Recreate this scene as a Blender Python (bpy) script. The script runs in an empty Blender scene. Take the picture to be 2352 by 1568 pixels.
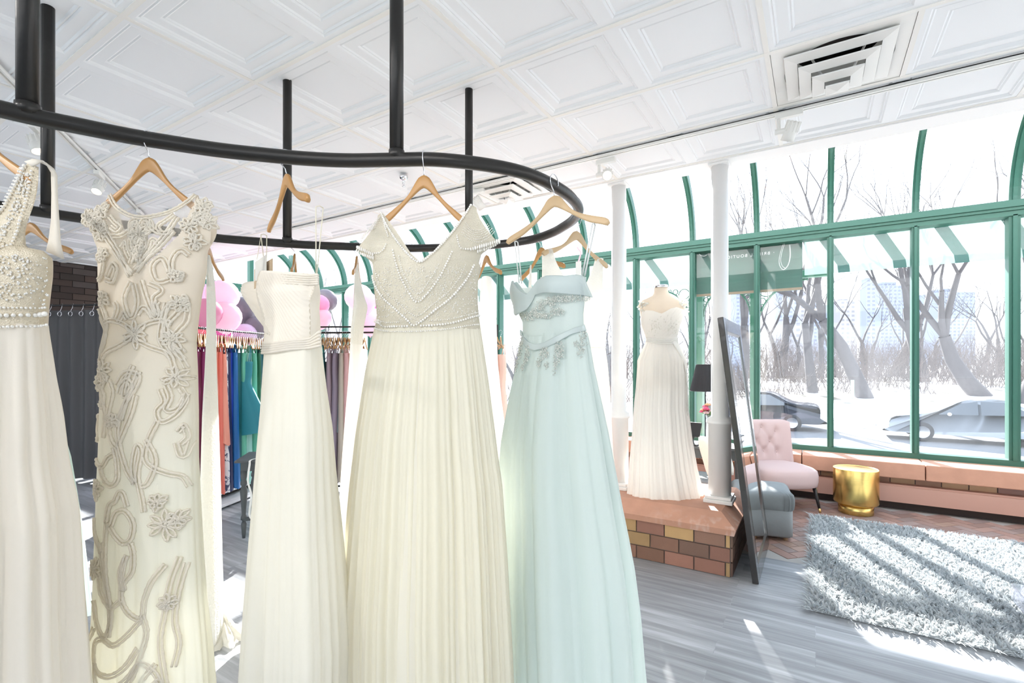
import bpy, bmesh, math, random
import numpy as np
from mathutils import Vector, Matrix

rnd = random.Random(7)
PI = math.pi
sc = bpy.context.scene
C = sc.collection

# ------------------------------------------------------------------ camera, world, sun, exposure
F = 1125.7                       # focal length in pixels of the 2352 px wide frame
HZ = 835.0                       # horizon row (lens shifted, verticals stay vertical)
YAW = math.radians(31.77)
RT = Vector((math.cos(YAW), math.sin(YAW), 0))
FW = Vector((-math.sin(YAW), math.cos(YAW), 0))
CAMZ = 1.5
cam_d = bpy.data.cameras.new('camera')
cam = bpy.data.objects.new('camera', cam_d)
C.objects.link(cam)
cam.location = (0, 0, CAMZ)
cam.rotation_euler = (PI / 2, 0, YAW)
cam_d.sensor_width = 36
cam_d.lens = F / 2352 * 36
cam_d.shift_y = (HZ - 784) / 2352
cam_d.clip_start = 0.05
cam_d.clip_end = 2000
sc.camera = cam

world = bpy.data.worlds.new('world')
sc.world = world
world.use_nodes = True
wn = world.node_tree
wn.nodes.clear()
wo = wn.nodes.new('ShaderNodeOutputWorld')
wb = wn.nodes.new('ShaderNodeBackground')
wt = wn.nodes.new('ShaderNodeTexCoord')
ws = wn.nodes.new('ShaderNodeSeparateXYZ')
wr = wn.nodes.new('ShaderNodeValToRGB')
wn.links.new(wt.outputs['Generated'], ws.inputs[0])
wn.links.new(ws.outputs['Z'], wr.inputs[0])
wr.color_ramp.elements[0].position = 0.0
wr.color_ramp.elements[0].color = (0.86, 0.92, 1.0, 1)
wr.color_ramp.elements[1].position = 0.75
wr.color_ramp.elements[1].color = (0.66, 0.80, 1.0, 1)
wn.links.new(wr.outputs[0], wb.inputs['Color'])
wb.inputs['Strength'].default_value = 1.9
wn.links.new(wb.outputs[0], wo.inputs['Surface'])

SUN_EL = math.radians(31)
SUN_DIR = Vector((0.41 * math.cos(SUN_EL), -0.912 * math.cos(SUN_EL), -math.sin(SUN_EL)))
sun_d = bpy.data.lights.new('sun', 'SUN')
sun_d.energy = 14.5
sun_d.angle = math.radians(0.6)
sun_d.color = (1.0, 0.98, 0.95)
sun = bpy.data.objects.new('sun', sun_d)
C.objects.link(sun)
sun.rotation_euler = SUN_DIR.to_track_quat('-Z', 'Y').to_euler()

sc.view_settings.view_transform = 'Standard'
sc.view_settings.look = 'None'
sc.view_settings.gamma = 1.0
sc.view_settings.use_curve_mapping = False
sc.view_settings.exposure = 0.68
sc.cycles.use_denoising = True
sc.cycles.max_bounces = 9
sc.cycles.diffuse_bounces = 5
sc.cycles.transparent_max_bounces = 24
sc.cycles.sample_clamp_indirect = 6
sc.cycles.caustics_reflective = False
sc.cycles.caustics_refractive = False

# ------------------------------------------------------------------ photo rays onto real planes
def ray(px, py):
    return RT * ((px - 1176) / F) + FW + Vector((0, 0, (HZ - py) / F))
O = Vector((0, 0, CAMZ))
def at_d(px, py, d): return O + ray(px, py) * d
def on_z(px, py, z):
    r = ray(px, py); return O + r * ((z - CAMZ) / r.z)
def on_y(px, py, y):
    r = ray(px, py); return O + r * (y / r.y)
def on_x(px, py, x):
    r = ray(px, py); return O + r * (x / r.x)

# ------------------------------------------------------------------ materials
MATS = {}
def mat(name, color=(.8, .8, .8), rough=.6, metal=0., transl=0., spec=.5, bump=None, alpha=1., coat=0., vcol=False, var=0., emit=None):
    if name in MATS: return MATS[name]
    m = bpy.data.materials.new(name); MATS[name] = m
    m.use_nodes = True
    nt = m.node_tree; N = nt.nodes; L = nt.links
    b = N['Principled BSDF']; out = N['Material Output']
    b.inputs['Base Color'].default_value = (*color, 1)
    b.inputs['Roughness'].default_value = rough
    b.inputs['Metallic'].default_value = metal
    b.inputs['Specular IOR Level'].default_value = spec
    b.inputs['Coat Weight'].default_value = coat
    m['bsdf'] = 1
    tc = N.new('ShaderNodeTexCoord')
    csock = None
    if vcol:
        a = N.new('ShaderNodeAttribute'); a.attribute_name = 'col'
        csock = a.outputs['Color']
    if var > 0:
        nz = N.new('ShaderNodeTexNoise'); nz.inputs['Scale'].default_value = 9; nz.inputs['Detail'].default_value = 6
        L.new(tc.outputs['Object'], nz.inputs['Vector'])
        mr = N.new('ShaderNodeMapRange'); mr.inputs['To Min'].default_value = 1 - var; mr.inputs['To Max'].default_value = 1 + var
        L.new(nz.outputs['Fac'], mr.inputs['Value'])
        mx = N.new('ShaderNodeMix'); mx.data_type = 'RGBA'; mx.blend_type = 'MULTIPLY'; mx.inputs['Factor'].default_value = 1
        if csock: L.new(csock, mx.inputs['A'])
        else: mx.inputs['A'].default_value = (*color, 1)
        L.new(mr.outputs[0], mx.inputs['B'])
        csock = mx.outputs['Result']
    if csock: L.new(csock, b.inputs['Base Color'])
    nrm = None
    if bump:
        kind, scale, strength = bump[:3]
        vec = tc.outputs['Object']
        if len(bump) > 3:
            mp = N.new('ShaderNodeMapping'); mp.inputs['Scale'].default_value = bump[3]
            L.new(vec, mp.inputs['Vector']); vec = mp.outputs[0]
        if kind == 'noise':
            t = N.new('ShaderNodeTexNoise'); t.inputs['Scale'].default_value = scale; t.inputs['Detail'].default_value = 5; o = t.outputs['Fac']
        elif kind == 'voro':
            t = N.new('ShaderNodeTexVoronoi'); t.inputs['Scale'].default_value = scale; o = t.outputs['Distance']
        else:
            t = N.new('ShaderNodeTexWave'); t.inputs['Scale'].default_value = scale; t.inputs['Distortion'].default_value = 1.5; o = t.outputs['Fac']
        L.new(vec, t.inputs['Vector'])
        bp = N.new('ShaderNodeBump'); bp.inputs['Strength'].default_value = strength; bp.inputs['Distance'].default_value = .004
        L.new(o, bp.inputs['Height']); L.new(bp.outputs[0], b.inputs['Normal']); nrm = bp.outputs[0]
    surf = b.outputs[0]
    if transl > 0:
        t = N.new('ShaderNodeBsdfTranslucent')
        t.inputs['Color'].default_value = (*[min(1, c) for c in color], 1)
        if csock: L.new(csock, t.inputs['Color'])
        if nrm: L.new(nrm, t.inputs['Normal'])
        mx = N.new('ShaderNodeMixShader'); mx.inputs[0].default_value = transl
        L.new(surf, mx.inputs[1]); L.new(t.outputs[0], mx.inputs[2]); surf = mx.outputs[0]
    if alpha < 1:
        t = N.new('ShaderNodeBsdfTransparent')
        mx = N.new('ShaderNodeMixShader'); mx.inputs[0].default_value = alpha
        L.new(t.outputs[0], mx.inputs[1]); L.new(surf, mx.inputs[2]); surf = mx.outputs[0]
    if emit:
        e = N.new('ShaderNodeEmission'); e.inputs['Color'].default_value = (*emit[:3], 1); e.inputs['Strength'].default_value = emit[3]
        ad = N.new('ShaderNodeAddShader'); L.new(surf, ad.inputs[0]); L.new(e.outputs[0], ad.inputs[1]); surf = ad.outputs[0]
    L.new(surf, out.inputs['Surface'])
    return m

def glass_mat(name, haze, gloss=.06, tint=(1, 1, 1)):
    m = bpy.data.materials.new(name); MATS[name] = m; m.use_nodes = True
    nt = m.node_tree; N = nt.nodes; L = nt.links; N.clear()
    out = N.new('ShaderNodeOutputMaterial')
    tr = N.new('ShaderNodeBsdfTransparent'); tr.inputs['Color'].default_value = (*tint, 1)
    tl = N.new('ShaderNodeBsdfTranslucent'); tl.inputs['Color'].default_value = (.9, .95, 1, 1)
    gl = N.new('ShaderNodeBsdfGlossy'); gl.inputs['Roughness'].default_value = .02
    nz = N.new('ShaderNodeTexNoise'); nz.inputs['Scale'].default_value = 1.3; nz.inputs['Detail'].default_value = 5
    tc = N.new('ShaderNodeTexCoord'); L.new(tc.outputs['Object'], nz.inputs['Vector'])
    mr = N.new('ShaderNodeMapRange'); mr.inputs['From Min'].default_value = .35; mr.inputs['From Max'].default_value = .7
    mr.inputs['To Min'].default_value = haze * .6; mr.inputs['To Max'].default_value = haze * 1.6
    L.new(nz.outputs['Fac'], mr.inputs['Value'])
    m1 = N.new('ShaderNodeMixShader'); L.new(mr.outputs[0], m1.inputs[0]); L.new(tr.outputs[0], m1.inputs[1]); L.new(tl.outputs[0], m1.inputs[2])
    m2 = N.new('ShaderNodeMixShader'); m2.inputs[0].default_value = gloss
    L.new(m1.outputs[0], m2.inputs[1]); L.new(gl.outputs[0], m2.inputs[2]); L.new(m2.outputs[0], out.inputs['Surface'])
    return m

WHITE = mat('ceiling_white', (.84, .865, .88), .7)
PAINT = mat('white_paint', (.85, .85, .84), .55)
GREEN = mat('green_frame', (.03, .125, .09), .42)
STEEL = mat('dark_steel', (.036, .034, .032), .33, metal=.55, spec=.5, bump=('noise', 30, .25))
CHROME = mat('chrome', (.8, .8, .82), .12, metal=1.)
WOOD = mat('hanger_wood', (.44, .235, .08), .38, var=.13, bump=('noise', 60, .1))
WOODP = mat('hanger_pale_wood', (.56, .40, .23), .4, var=.1)
BLACK = mat('black', (.012, .012, .013), .3)

# ------------------------------------------------------------------ mesh helpers
def mesh(name, vs, fs, m=None, parent=None, smooth=False, mats=None, mi=None, cols=None):
    me = bpy.data.meshes.new(name)
    me.from_pydata([tuple(v) for v in vs], [], [tuple(f) for f in fs])
    if mats:
        for x in mats: me.materials.append(x)
        if mi is not None: me.polygons.foreach_set('material_index', np.array(mi, dtype=np.int32))
    elif m: me.materials.append(m)
    if smooth: me.polygons.foreach_set('use_smooth', [True] * len(me.polygons))
    if cols is not None:      # one colour per face
        ca = me.color_attributes.new('col', 'FLOAT_COLOR', 'CORNER')
        arr = np.ones((len(me.loops), 4), dtype=np.float32)
        k = 0
        for p, c in zip(fs, cols):
            arr[k:k + len(p), :3] = c; k += len(p)
        ca.data.foreach_set('color', arr.ravel())
    me.update()
    o = bpy.data.objects.new(name, me); C.objects.link(o)
    if parent: o.parent = parent
    return o

class MB:
    """collects shapes that make up ONE mesh"""
    def __init__(s): s.v = []; s.f = []; s.c = []; s.m = []
    def add(s, vs, fs, col=None, mi=0):
        n = len(s.v); s.v += [tuple(v) for v in vs]
        s.f += [tuple(i + n for i in f) for f in fs]
        s.c += [col or (1, 1, 1)] * len(fs); s.m += [mi] * len(fs); return s
    def box(s, a, b, col=None, mi=0, M=None):
        x0, y0, z0 = a; x1, y1, z1 = b
        vs = [(x0, y0, z0), (x1, y0, z0), (x1, y1, z0), (x0, y1, z0), (x0, y0, z1), (x1, y0, z1), (x1, y1, z1), (x0, y1, z1)]
        if M: vs = [M @ Vector(v) for v in vs]
        return s.add(vs, [(0, 3, 2, 1), (4, 5, 6, 7), (0, 1, 5, 4), (1, 2, 6, 5), (2, 3, 7, 6), (3, 0, 4, 7)], col, mi)
    def tube(s, pts, r, n=10, cap=True, col=None, mi=0, flat=1.0):
        pts = [Vector(p) for p in pts]; k = len(pts)
        rs = r if isinstance(r, (list, tuple)) else [r] * k
        vs = []; up = None
        for i, p in enumerate(pts):
            t = (pts[min(i + 1, k - 1)] - pts[max(i - 1, 0)])
            if t.length < 1e-9: t = Vector((0, 0, 1))
            t.normalize()
            if up is None:
                up = Vector((0, 0, 1)) if abs(t.z) < .95 else Vector((1, 0, 0))
            a = t.cross(up)
            if a.length < 1e-6: a = t.orthogonal()
            a.normalize(); b = a.cross(t); up = b
            for j in range(n):
                th = 2 * PI * j / n
                vs.append(p + a * (math.cos(th) * rs[i]) + b * (math.sin(th) * rs[i] * flat))
        fs = []
        for i in range(k - 1):
            for j in range(n):
                j2 = (j + 1) % n
                fs.append((i * n + j, i * n + j2, (i + 1) * n + j2, (i + 1) * n + j))
        if cap: fs.append(tuple(range(n))[::-1]); fs.append(tuple((k - 1) * n + j for j in range(n)))
        return s.add(vs, fs, col, mi)
    def lathe(s, prof, c=(0, 0, 0), n=32, col=None, mi=0, M=None):
        vs = []; k = len(prof)
        for (r, z) in prof:
            for j in range(n):
                th = 2 * PI * j / n
                v = Vector((r * math.cos(th), r * math.sin(th), z))
                if M: v = M @ v
                vs.append(v + Vector(c))
        fs = []
        for i in range(k - 1):
            for j in range(n):
                j2 = (j + 1) % n
                fs.append((i * n + j, i * n + j2, (i + 1) * n + j2, (i + 1) * n + j))
        return s.add(vs, fs, col, mi)
    def ball(s, c, r, n=6, col=None, mi=0, sz=(1, 1, 1)):
        c = Vector(c); vs = []; fs = []
        m = max(3, n // 2 + 1)
        for i in range(1, m):
            ph = PI * i / m
            for j in range(n):
                th = 2 * PI * j / n
                vs.append(c + Vector((r * sz[0] * math.sin(ph) * math.cos(th), r * sz[1] * math.sin(ph) * math.sin(th), r * sz[2] * math.cos(ph))))
        top = len(vs); vs.append(c + Vector((0, 0, r * sz[2]))); vs.append(c - Vector((0, 0, r * sz[2])))
        for i in range(m - 2):
            for j in range(n):
                j2 = (j + 1) % n
                fs.append((i * n + j, (i + 1) * n + j, (i + 1) * n + j2, i * n + j2))
        for j in range(n):
            j2 = (j + 1) % n
            fs.append((top, j, j2)); fs.append((top + 1, (m - 2) * n + j2, (m - 2) * n + j))
        return s.add(vs, fs, col, mi)
    def build(s, name, m=None, parent=None, smooth=False, mats=None, cols=False):
        return mesh(name, s.v, s.f, m, parent, smooth, mats, s.m if mats else None, s.c if cols else None)

def bevel(o, w=.01, seg=3):
    b = o.modifiers.new('bevel', 'BEVEL'); b.width = w; b.segments = seg; b.limit_method = 'ANGLE'; b.angle_limit = .6
    return o
def subsurf(o, n=2):
    b = o.modifiers.new('subsurf', 'SUBSURF'); b.levels = n; b.render_levels = n
    o.data.polygons.foreach_set('use_smooth', [True] * len(o.data.polygons)); return o

def tag(o, label, cat, group=None, kind=None):
    o['label'] = label; o['category'] = cat
    if group: o['group'] = group
    if kind: o['kind'] = kind
    return o
def empty(name, loc=(0, 0, 0), rz=0.):
    o = bpy.data.objects.new(name, None); C.objects.link(o)
    o.location = loc; o.rotation_euler = (0, 0, rz); o.empty_display_size = .1; return o
def thing(name, label, cat, loc=(0, 0, 0), rz=0., group=None):
    return tag(empty(name, loc, rz), label, cat, group)
def struct(o): o['kind'] = 'structure'; return o
def copy_tree(o, parent=None):
    c = o.copy(); C.objects.link(c)
    if parent: c.parent = parent
    for ch in list(o.children):
        copy_tree(ch, c)
    return c
def smoothpath(pts, n=8):
    """Catmull-Rom through the points"""
    P = [Vector(p) for p in pts]; out = []
    P = [P[0] * 2 - P[1]] + P + [P[-1] * 2 - P[-2]]
    for i in range(1, len(P) - 2):
        for k in range(n):
            t = k / n
            a, b, c, d = P[i - 1:i + 3]
            out.append(.5 * ((2 * b) + (c - a) * t + (2 * a - 5 * b + 4 * c - d) * t * t + (3 * b - a - 3 * c + d) * t ** 3))
    out.append(P[-2]); return out

# =================================================================== THE SETTING
CZ = 3.0624                      # ceiling height
GX, GY, TU = -1.428, 2.169, 0.6096
XL, XR, YB, YC, YW = -9.9, 4.7, -4.2, 4.005, 6.75

# ---- ceiling: coffered lay-in tiles, each cell a stepped relief
VENTS = {(2, 1): 1, (-2, 2): 1, (-11, 1): 1}      # cells (i, j) taken by air diffusers
def build_ceiling():
    b = MB(); g = MB()
    prof = [(.0, 0), (.036, 0), (.044, .007), (.050, .004), (.058, .011), (.104, .011), (.112, .018), (.119, .015), (.127, .022)]
    i0 = int((XL - GX) / TU) - 1; i1 = int((XR - GX) / TU) + 1
    j0 = int((YB - GY) / TU) - 1
    for i in range(i0, i1):
        for j in range(j0, 3):
            if (i, j) in VENTS: continue
            x0 = GX + i * TU; y0 = GY + j * TU; x1 = x0 + TU; y1 = y0 + TU
            vs = []; fs = []
            for (ins, h) in prof:
                vs += [(x0 + ins, y0 + ins, CZ + h), (x1 - ins, y0 + ins, CZ + h), (x1 - ins, y1 - ins, CZ + h), (x0 + ins, y1 - ins, CZ + h)]
            for k in range(len(prof) - 1):
                for q in range(4):
                    q2 = (q + 1) % 4
                    fs.append((k * 4 + q, (k + 1) * 4 + q, (k + 1) * 4 + q2, k * 4 + q2))
            n = (len(prof) - 1) * 4
            fs.append((n + 3, n + 2, n + 1, n))
            b.add(vs, fs)
    for j in range(j0, 4):
        y = GY + j * TU
        g.box((XL, y - .012, CZ - .004), (XR, y + .012, CZ + .004))
    for i in range(i0, i1 + 1):
        x = GX + i * TU
        if i % 2 == 0:
            g.box((x - .012, YB, CZ - .0035), (x + .012, YC, CZ + .004))
        elif i == 3:
            g.box((x - .012, GY + TU, CZ - .0035), (x + .012, GY + 2 * TU, CZ + .004))
    c = struct(b.build('ceiling', WHITE))
    struct(g.build('ceiling_grid', mat('grid_cream', (.84, .83, .79), .6), c))
    top = MB().box((XL - .2, YB - .2, CZ + .16), (XR + .2, YC + .2, CZ + .3)).build('roof_light_block', PAINT, c); struct(top)  # unseen slab added over the ceiling to keep sky light out
build_ceiling()
# soffit strip where the ceiling meets the glazing, and the wall above it
bm = struct(MB().box((XL, YC, CZ - .012), (XR, 4.2, CZ + .16)).build('trim_1', PAINT))
struct(MB().box((XL, 4.08, CZ + .16), (XR, 4.2, 4.55)).build('wall_upper', PAINT))

# ---- floor: grey wood planks up to y = 4.26, herringbone pavers beyond
def floor_mat():
    m = bpy.data.materials.new('plank_floor'); m.use_nodes = True
    nt = m.node_tree; N = nt.nodes; L = nt.links; b = N['Principled BSDF']
    tc = N.new('ShaderNodeTexCoord')
    br = N.new('ShaderNodeTexBrick'); br.inputs['Scale'].default_value = 1
    br.inputs['Brick Width'].default_value = 1.22; br.inputs['Row Height'].default_value = .15
    br.inputs['Mortar Size'].default_value = .0012; br.inputs['Color1'].default_value = (0, 0, 0, 1); br.inputs['Color2'].default_value = (1, 1, 1, 1)
    br.inputs['Mortar'].default_value = (.35, .35, .35, 1); br.offset = .37; br.inputs['Bias'].default_value = 0
    L.new(tc.outputs['Object'], br.inputs['Vector'])
    mp = N.new('ShaderNodeMapping'); mp.inputs['Scale'].default_value = (1.1, 17, 1)
    L.new(tc.outputs['Object'], mp.inputs['Vector'])
    ad = N.new('ShaderNodeVectorMath'); ad.operation = 'MULTIPLY_ADD'; ad.inputs[1].default_value = (7, 7, 7)
    L.new(br.outputs['Color'], ad.inputs[0]); L.new(mp.outputs[0], ad.inputs[2])
    nz = N.new('ShaderNodeTexNoise'); nz.inputs['Scale'].default_value = 1.0; nz.inputs['Detail'].default_value = 8; nz.inputs['Roughness'].default_value = .62
    nz.inputs['Distortion'].default_value = .35
    L.new(ad.outputs[0], nz.inputs['Vector'])
    cr = N.new('ShaderNodeValToRGB'); e = cr.color_ramp.elements
    e[0].position = .33; e[0].color = (.29, .30, .315, 1); e[1].position = .64; e[1].color = (.54, .56, .59, 1)
    q = e.new(.5); q.color = (.39, .405, .425, 1)
    L.new(nz.outputs['Fac'], cr.inputs[0])
    mx = N.new('ShaderNodeMix'); mx.data_type = 'RGBA'; mx.blend_type = 'MULTIPLY'; mx.inputs['Factor'].default_value = .28
    L.new(cr.outputs[0], mx.inputs['A']); L.new(br.outputs['Color'], mx.inputs['B'])
    L.new(mx.outputs['Result'], b.inputs['Base Color'])
    b.inputs['Roughness'].default_value = .42; b.inputs['Specular IOR Level'].default_value = .35
    bp = N.new('ShaderNodeBump'); bp.inputs['Strength'].default_value = .12; bp.inputs['Distance'].default_value = .002
    L.new(nz.outputs['Fac'], bp.inputs['Height']); L.new(bp.outputs[0], b.inputs['Normal'])
    return m
fl = struct(MB().box((XL, YB, -.1), (XR, 4.262, 0)).build('floor', floor_mat()))
def herringbone():
    b = MB(); w, l, g = .098, .196, .006
    base = MB().box((XL, 4.262, -.1), (XR, YW, -.004)).build('floor_grout', mat('grout', (.42, .39, .36), .9), fl); struct(base)
    ang = PI / 4; ca, sa = math.cos(ang), math.sin(ang)
    cols = [(.34, .205, .165), (.29, .185, .155), (.39, .245, .20), (.31, .225, .20), (.36, .23, .175)]
    n = 46
    for a in range(-n, n):
        for k in range(-n, n):
            # herringbone unit: a horizontal and a vertical brick stepping along the diagonal
            for hv in (0, 1):
                bx = a * w + k * 2 * w * 2; by = a * w
                if hv == 0: r = (bx, by, bx + l, by + w)
                else: r = (bx - w, by, bx, by + l)
                pts = [(r[0] + g / 2, r[1] + g / 2), (r[2] - g / 2, r[1] + g / 2), (r[2] - g / 2, r[3] - g / 2), (r[0] + g / 2, r[3] - g / 2)]
                P = [(-1.5 + x * ca - y * sa, 5.5 + x * sa + y * ca) for x, y in pts]
                if min(p[0] for p in P) < -5 or max(p[0] for p in P) > 4.5: continue
                if min(p[1] for p in P) < 4.262 or max(p[1] for p in P) > 6.44: continue
                c = rnd.choice(cols); f = rnd.uniform(.88, 1.12); c = tuple(x * f for x in c)
                b.add([(x, y, 0) for x, y in P] + [(x, y, -.006) for x, y in P],
                      [(0, 1, 2, 3), (0, 4, 5, 1), (1, 5, 6, 2), (2, 6, 7, 3), (3, 7, 4, 0)], c)
    struct(b.build('floor_pavers', mat('paver', (.3, .2, .16), .55, vcol=True, var=.15), fl, cols=True))
herringbone()

# ---- walls of the room
def brick_wall(b, org, ux, length, z0, z1, out, cols, bw=.205, bh=.098, g=.009, depth=.012, shift=0.):
    """courses of single bricks along ux, faces pushed out of the mortar plane"""
    org = Vector(org); ux = Vector(ux); out = Vector(out); z = z0; row = 0
    while z < z1 - .01:
        h = min(bh, z1 - z); x = -((row % 2) * bw / 2 + shift)
        while x < length:
            a = max(x, 0) + g / 2; e = min(x + bw, length) - g / 2
            if e - a > .012:
                c = rnd.choice(cols); f = rnd.uniform(.85, 1.15); c = tuple(q * f for q in c)
                p = [org + ux * a + Vector((0, 0, z + g / 2)), org + ux * e + Vector((0, 0, z + g / 2)),
                     org + ux * e + Vector((0, 0, z + h - g / 2)), org + ux * a + Vector((0, 0, z + h - g / 2))]
                q = [v + out * depth for v in p]
                b.add(p + q, [(4, 5, 6, 7), (0, 1, 5, 4), (1, 2, 6, 5), (2, 3, 7, 6), (3, 0, 4, 7)], c)
            x += bw
        z += bh; row += 1
BRICK = mat('brick_face', (.3, .2, .15), .8, vcol=True, var=.12, bump=('noise', 140, .3))
MORTAR = mat('mortar', (.16, .125, .11), .9)
DB = [(.045, .03, .025), (.06, .04, .032), (.035, .026, .022), (.075, .06, .055)]
w = struct(MB().box((XL - .2, YB, 0), (XL, 4.5, CZ + .1)).build('wall_left', mat('dark_mortar', (.025, .02, .018), .9)))
b = MB(); brick_wall(b, (XL, -1, 0), (0, 1, 0), 5.5, 1.9, CZ, (1, 0, 0), DB, bw=.3, bh=.1)
struct(b.build('brick_courses', BRICK, w, cols=True))
# unseen back wall, opened for fill light on the gowns: low wall, piers, header
w = MB().box((XL, YB - .2, 0), (XR, YB, .5)).box((XL, YB - .2, 2.75), (XR, YB, CZ + .16))
for x in (-9.9, -6.1, -2.5, 1.1, 4.5): w.box((x, YB - .2, .5), (x + .2, YB, 2.75))
struct(w.build('wall_back_unseen', PAINT))
w = MB().box((XR, YB, 0), (XR + .2, 4.2, CZ + .16)).build('wall_right', PAINT); struct(w)

# ---- bench wall under the glazing
SAND = mat('sandstone', (.56, .30, .205), .75, var=.16, bump=('noise', 25, .5))
def sand_stained():
    m = SAND.copy(); m.name = 'sandstone_stained'; nt = m.node_tree; N = nt.nodes; L = nt.links; b = N['Principled BSDF']
    tc = N.new('ShaderNodeTexCoord'); mp = N.new('ShaderNodeMapping'); mp.inputs['Scale'].default_value = (16, 16, 4)
    L.new(tc.outputs['Object'], mp.inputs['Vector'])
    nz = N.new('ShaderNodeTexNoise'); nz.inputs['Scale'].default_value = 1; nz.inputs['Detail'].default_value = 4; L.new(mp.outputs[0], nz.inputs['Vector'])
    cr = N.new('ShaderNodeValToRGB'); cr.color_ramp.elements[0].position = .5; cr.color_ramp.elements[1].position = .72
    L.new(nz.outputs['Fac'], cr.inputs[0])
    sp = N.new('ShaderNodeSeparateXYZ'); L.new(tc.outputs['Object'], sp.inputs[0])
    r1 = N.new('ShaderNodeMapRange'); r1.inputs['From Min'].default_value = -1.15; r1.inputs['From Max'].default_value = -.62; L.new(sp.outputs['X'], r1.inputs['Value'])
    r2 = N.new('ShaderNodeMapRange'); r2.inputs['From Min'].default_value = .43; r2.inputs['From Max'].default_value = .33; L.new(sp.outputs['Z'], r2.inputs['Value'])
    mu = N.new('ShaderNodeMath'); mu.operation = 'MULTIPLY'; L.new(r1.outputs[0], mu.inputs[0]); L.new(r2.outputs[0], mu.inputs[1])
    m3 = N.new('ShaderNodeMath'); m3.operation = 'MULTIPLY'; L.new(mu.outputs[0], m3.inputs[0]); L.new(cr.outputs[0], m3.inputs[1])
    m4 = N.new('ShaderNodeMath'); m4.operation = 'MULTIPLY'; m4.inputs[1].default_value = .6; L.new(m3.outputs[0], m4.inputs[0])
    src = b.inputs['Base Color'].links[0].from_socket
    mx = N.new('ShaderNodeMix'); mx.data_type = 'RGBA'; L.new(m4.outputs[0], mx.inputs['Factor']); L.new(src, mx.inputs['A']); mx.inputs['B'].default_value = (.78, .7, .66, 1)
    L.new(mx.outputs['Result'], b.inputs['Base Color']); return m
bx = struct(MB().box((XL, 6.45, 0), (XR, YW + .12, .33)).build('wall_front', MORTAR))
b = MB(); brick_wall(b, (-6, 6.45, 0), (1, 0, 0), 10.6, .14, .335, (0, -1, 0), [(.36, .2, .15), (.5, .33, .2), (.33, .2, .17), (.4, .24, .17)])
struct(b.build('brick_course', BRICK, bx, cols=True))
x = XL
for x1 in (-6.4, -4.3, -2.2, -1.2, -.13, .93, 1.98, 3.1, XR):
    s = MB().box((x + .004, 6.3, .335), (x1 - .004, YW + .1, .493)).build('window_sill', SAND, bx); bevel(s, .008, 2); struct(s); x = x1
hp = MB().box((XL, 6.33, .085), (XR, 6.45, .245)).box((XL, 6.35, .245), (XR, 6.45, .262)).build('baseboard_front', mat('heater_pink', (.52, .30, .235), .45)); struct(hp)
struct(MB().box((XL, 6.42, 0), (XR, 6.46, .085)).build('toe_kick', mat('dark_kick', (.05, .035, .03), .8), hp))

# ---- glazing: green frame, lower lights, curved eave and sloping glass roof
GLASS = glass_mat('window_glass', .02)
GLASS2 = glass_mat('roof_glass', .015)
MUX = [.145 + .758 * k for k in range(-13, 6)]
w1 = struct(empty('window_1'))
def arc_pts(off=0., n=14):
    R = .9 + off; pts = []
    for k in range(n + 1):
        a = PI / 2 * k / n * .92
        pts.append((YW - .9 + R * math.cos(a), 3.06 + R * math.sin(a)))
    y, z = pts[-1]; pts.append((4.2, z + (y - 4.2) * .12 + .12))
    return pts
def rafter(x, wd, name, par):
    o_ = arc_pts(.03); i_ = arc_pts(-.065); b = MB()
    vs = []
    for (p, q) in zip(o_, i_):
        vs += [(x - wd / 2, p[0], p[1]), (x + wd / 2, p[0], p[1]), (x + wd / 2, q[0], q[1]), (x - wd / 2, q[0], q[1])]
    fs = []
    for k in range(len(o_) - 1):
        for a in range(4):
            a2 = (a + 1) % 4; fs.append((k * 4 + a, k * 4 + a2, k * 4 + 4 + a2, k * 4 + 4 + a))
    b.add(vs, fs)
    vs2 = []
    i2 = arc_pts(-.085); i1 = arc_pts(-.065)           # thin inner nosing
    for (p, q) in zip(i1, i2):
        vs2 += [(x - wd / 5, p[0], p[1]), (x + wd / 5, p[0], p[1]), (x + wd / 5, q[0], q[1]), (x - wd / 5, q[0], q[1])]
    b.add(vs2, fs)
    return struct(b.build(name, GREEN, par))
w2 = struct(empty('window_2'))
for k, x in enumerate(MUX):
    wd = .062 if k != 15 else .085
    struct(MB().box((x - wd / 2, YW - .07, .49), (x + wd / 2, YW + .05, 2.97)).box((x - wd / 5, YW - .09, .55), (x + wd / 5, YW - .07, 2.96)).build('mullion', GREEN, w1))
    rafter(x, wd, 'rafter', w2)
hd = MB().box((XL, YW - .09, 2.95), (XR, YW + .06, 3.0)).box((XL, YW - .11, 3.0), (XR, YW + .08, 3.03)).box((XL, YW - .13, 3.03), (XR, YW + .08, 3.095))
hd.box((XL, YW - .12, 3.036), (XR, YW - .11, 3.04))
struct(hd.build('header', GREEN, w1))
struct(MB().box((XL, YW - .08, .49), (XR, YW + .05, .55)).build('sill_frame', GREEN, w1))
for a, c in zip(MUX[:-1], MUX[1:]):
    struct(mesh('pane', [(a + .03, YW, .54), (c - .03, YW, .54), (c - .03, YW, 2.96), (a + .03, YW, 2.96)], [(0, 1, 2, 3)], GLASS, w1))
rp = arc_pts(0); vs = []
for (y, z) in rp: vs += [(XL, y, z), (XR, y, z)]
struct(mesh('roof_glass', vs, [(2 * k, 2 * k + 1, 2 * k + 3, 2 * k + 2) for k in range(len(rp) - 1)], GLASS2, w2))
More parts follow.
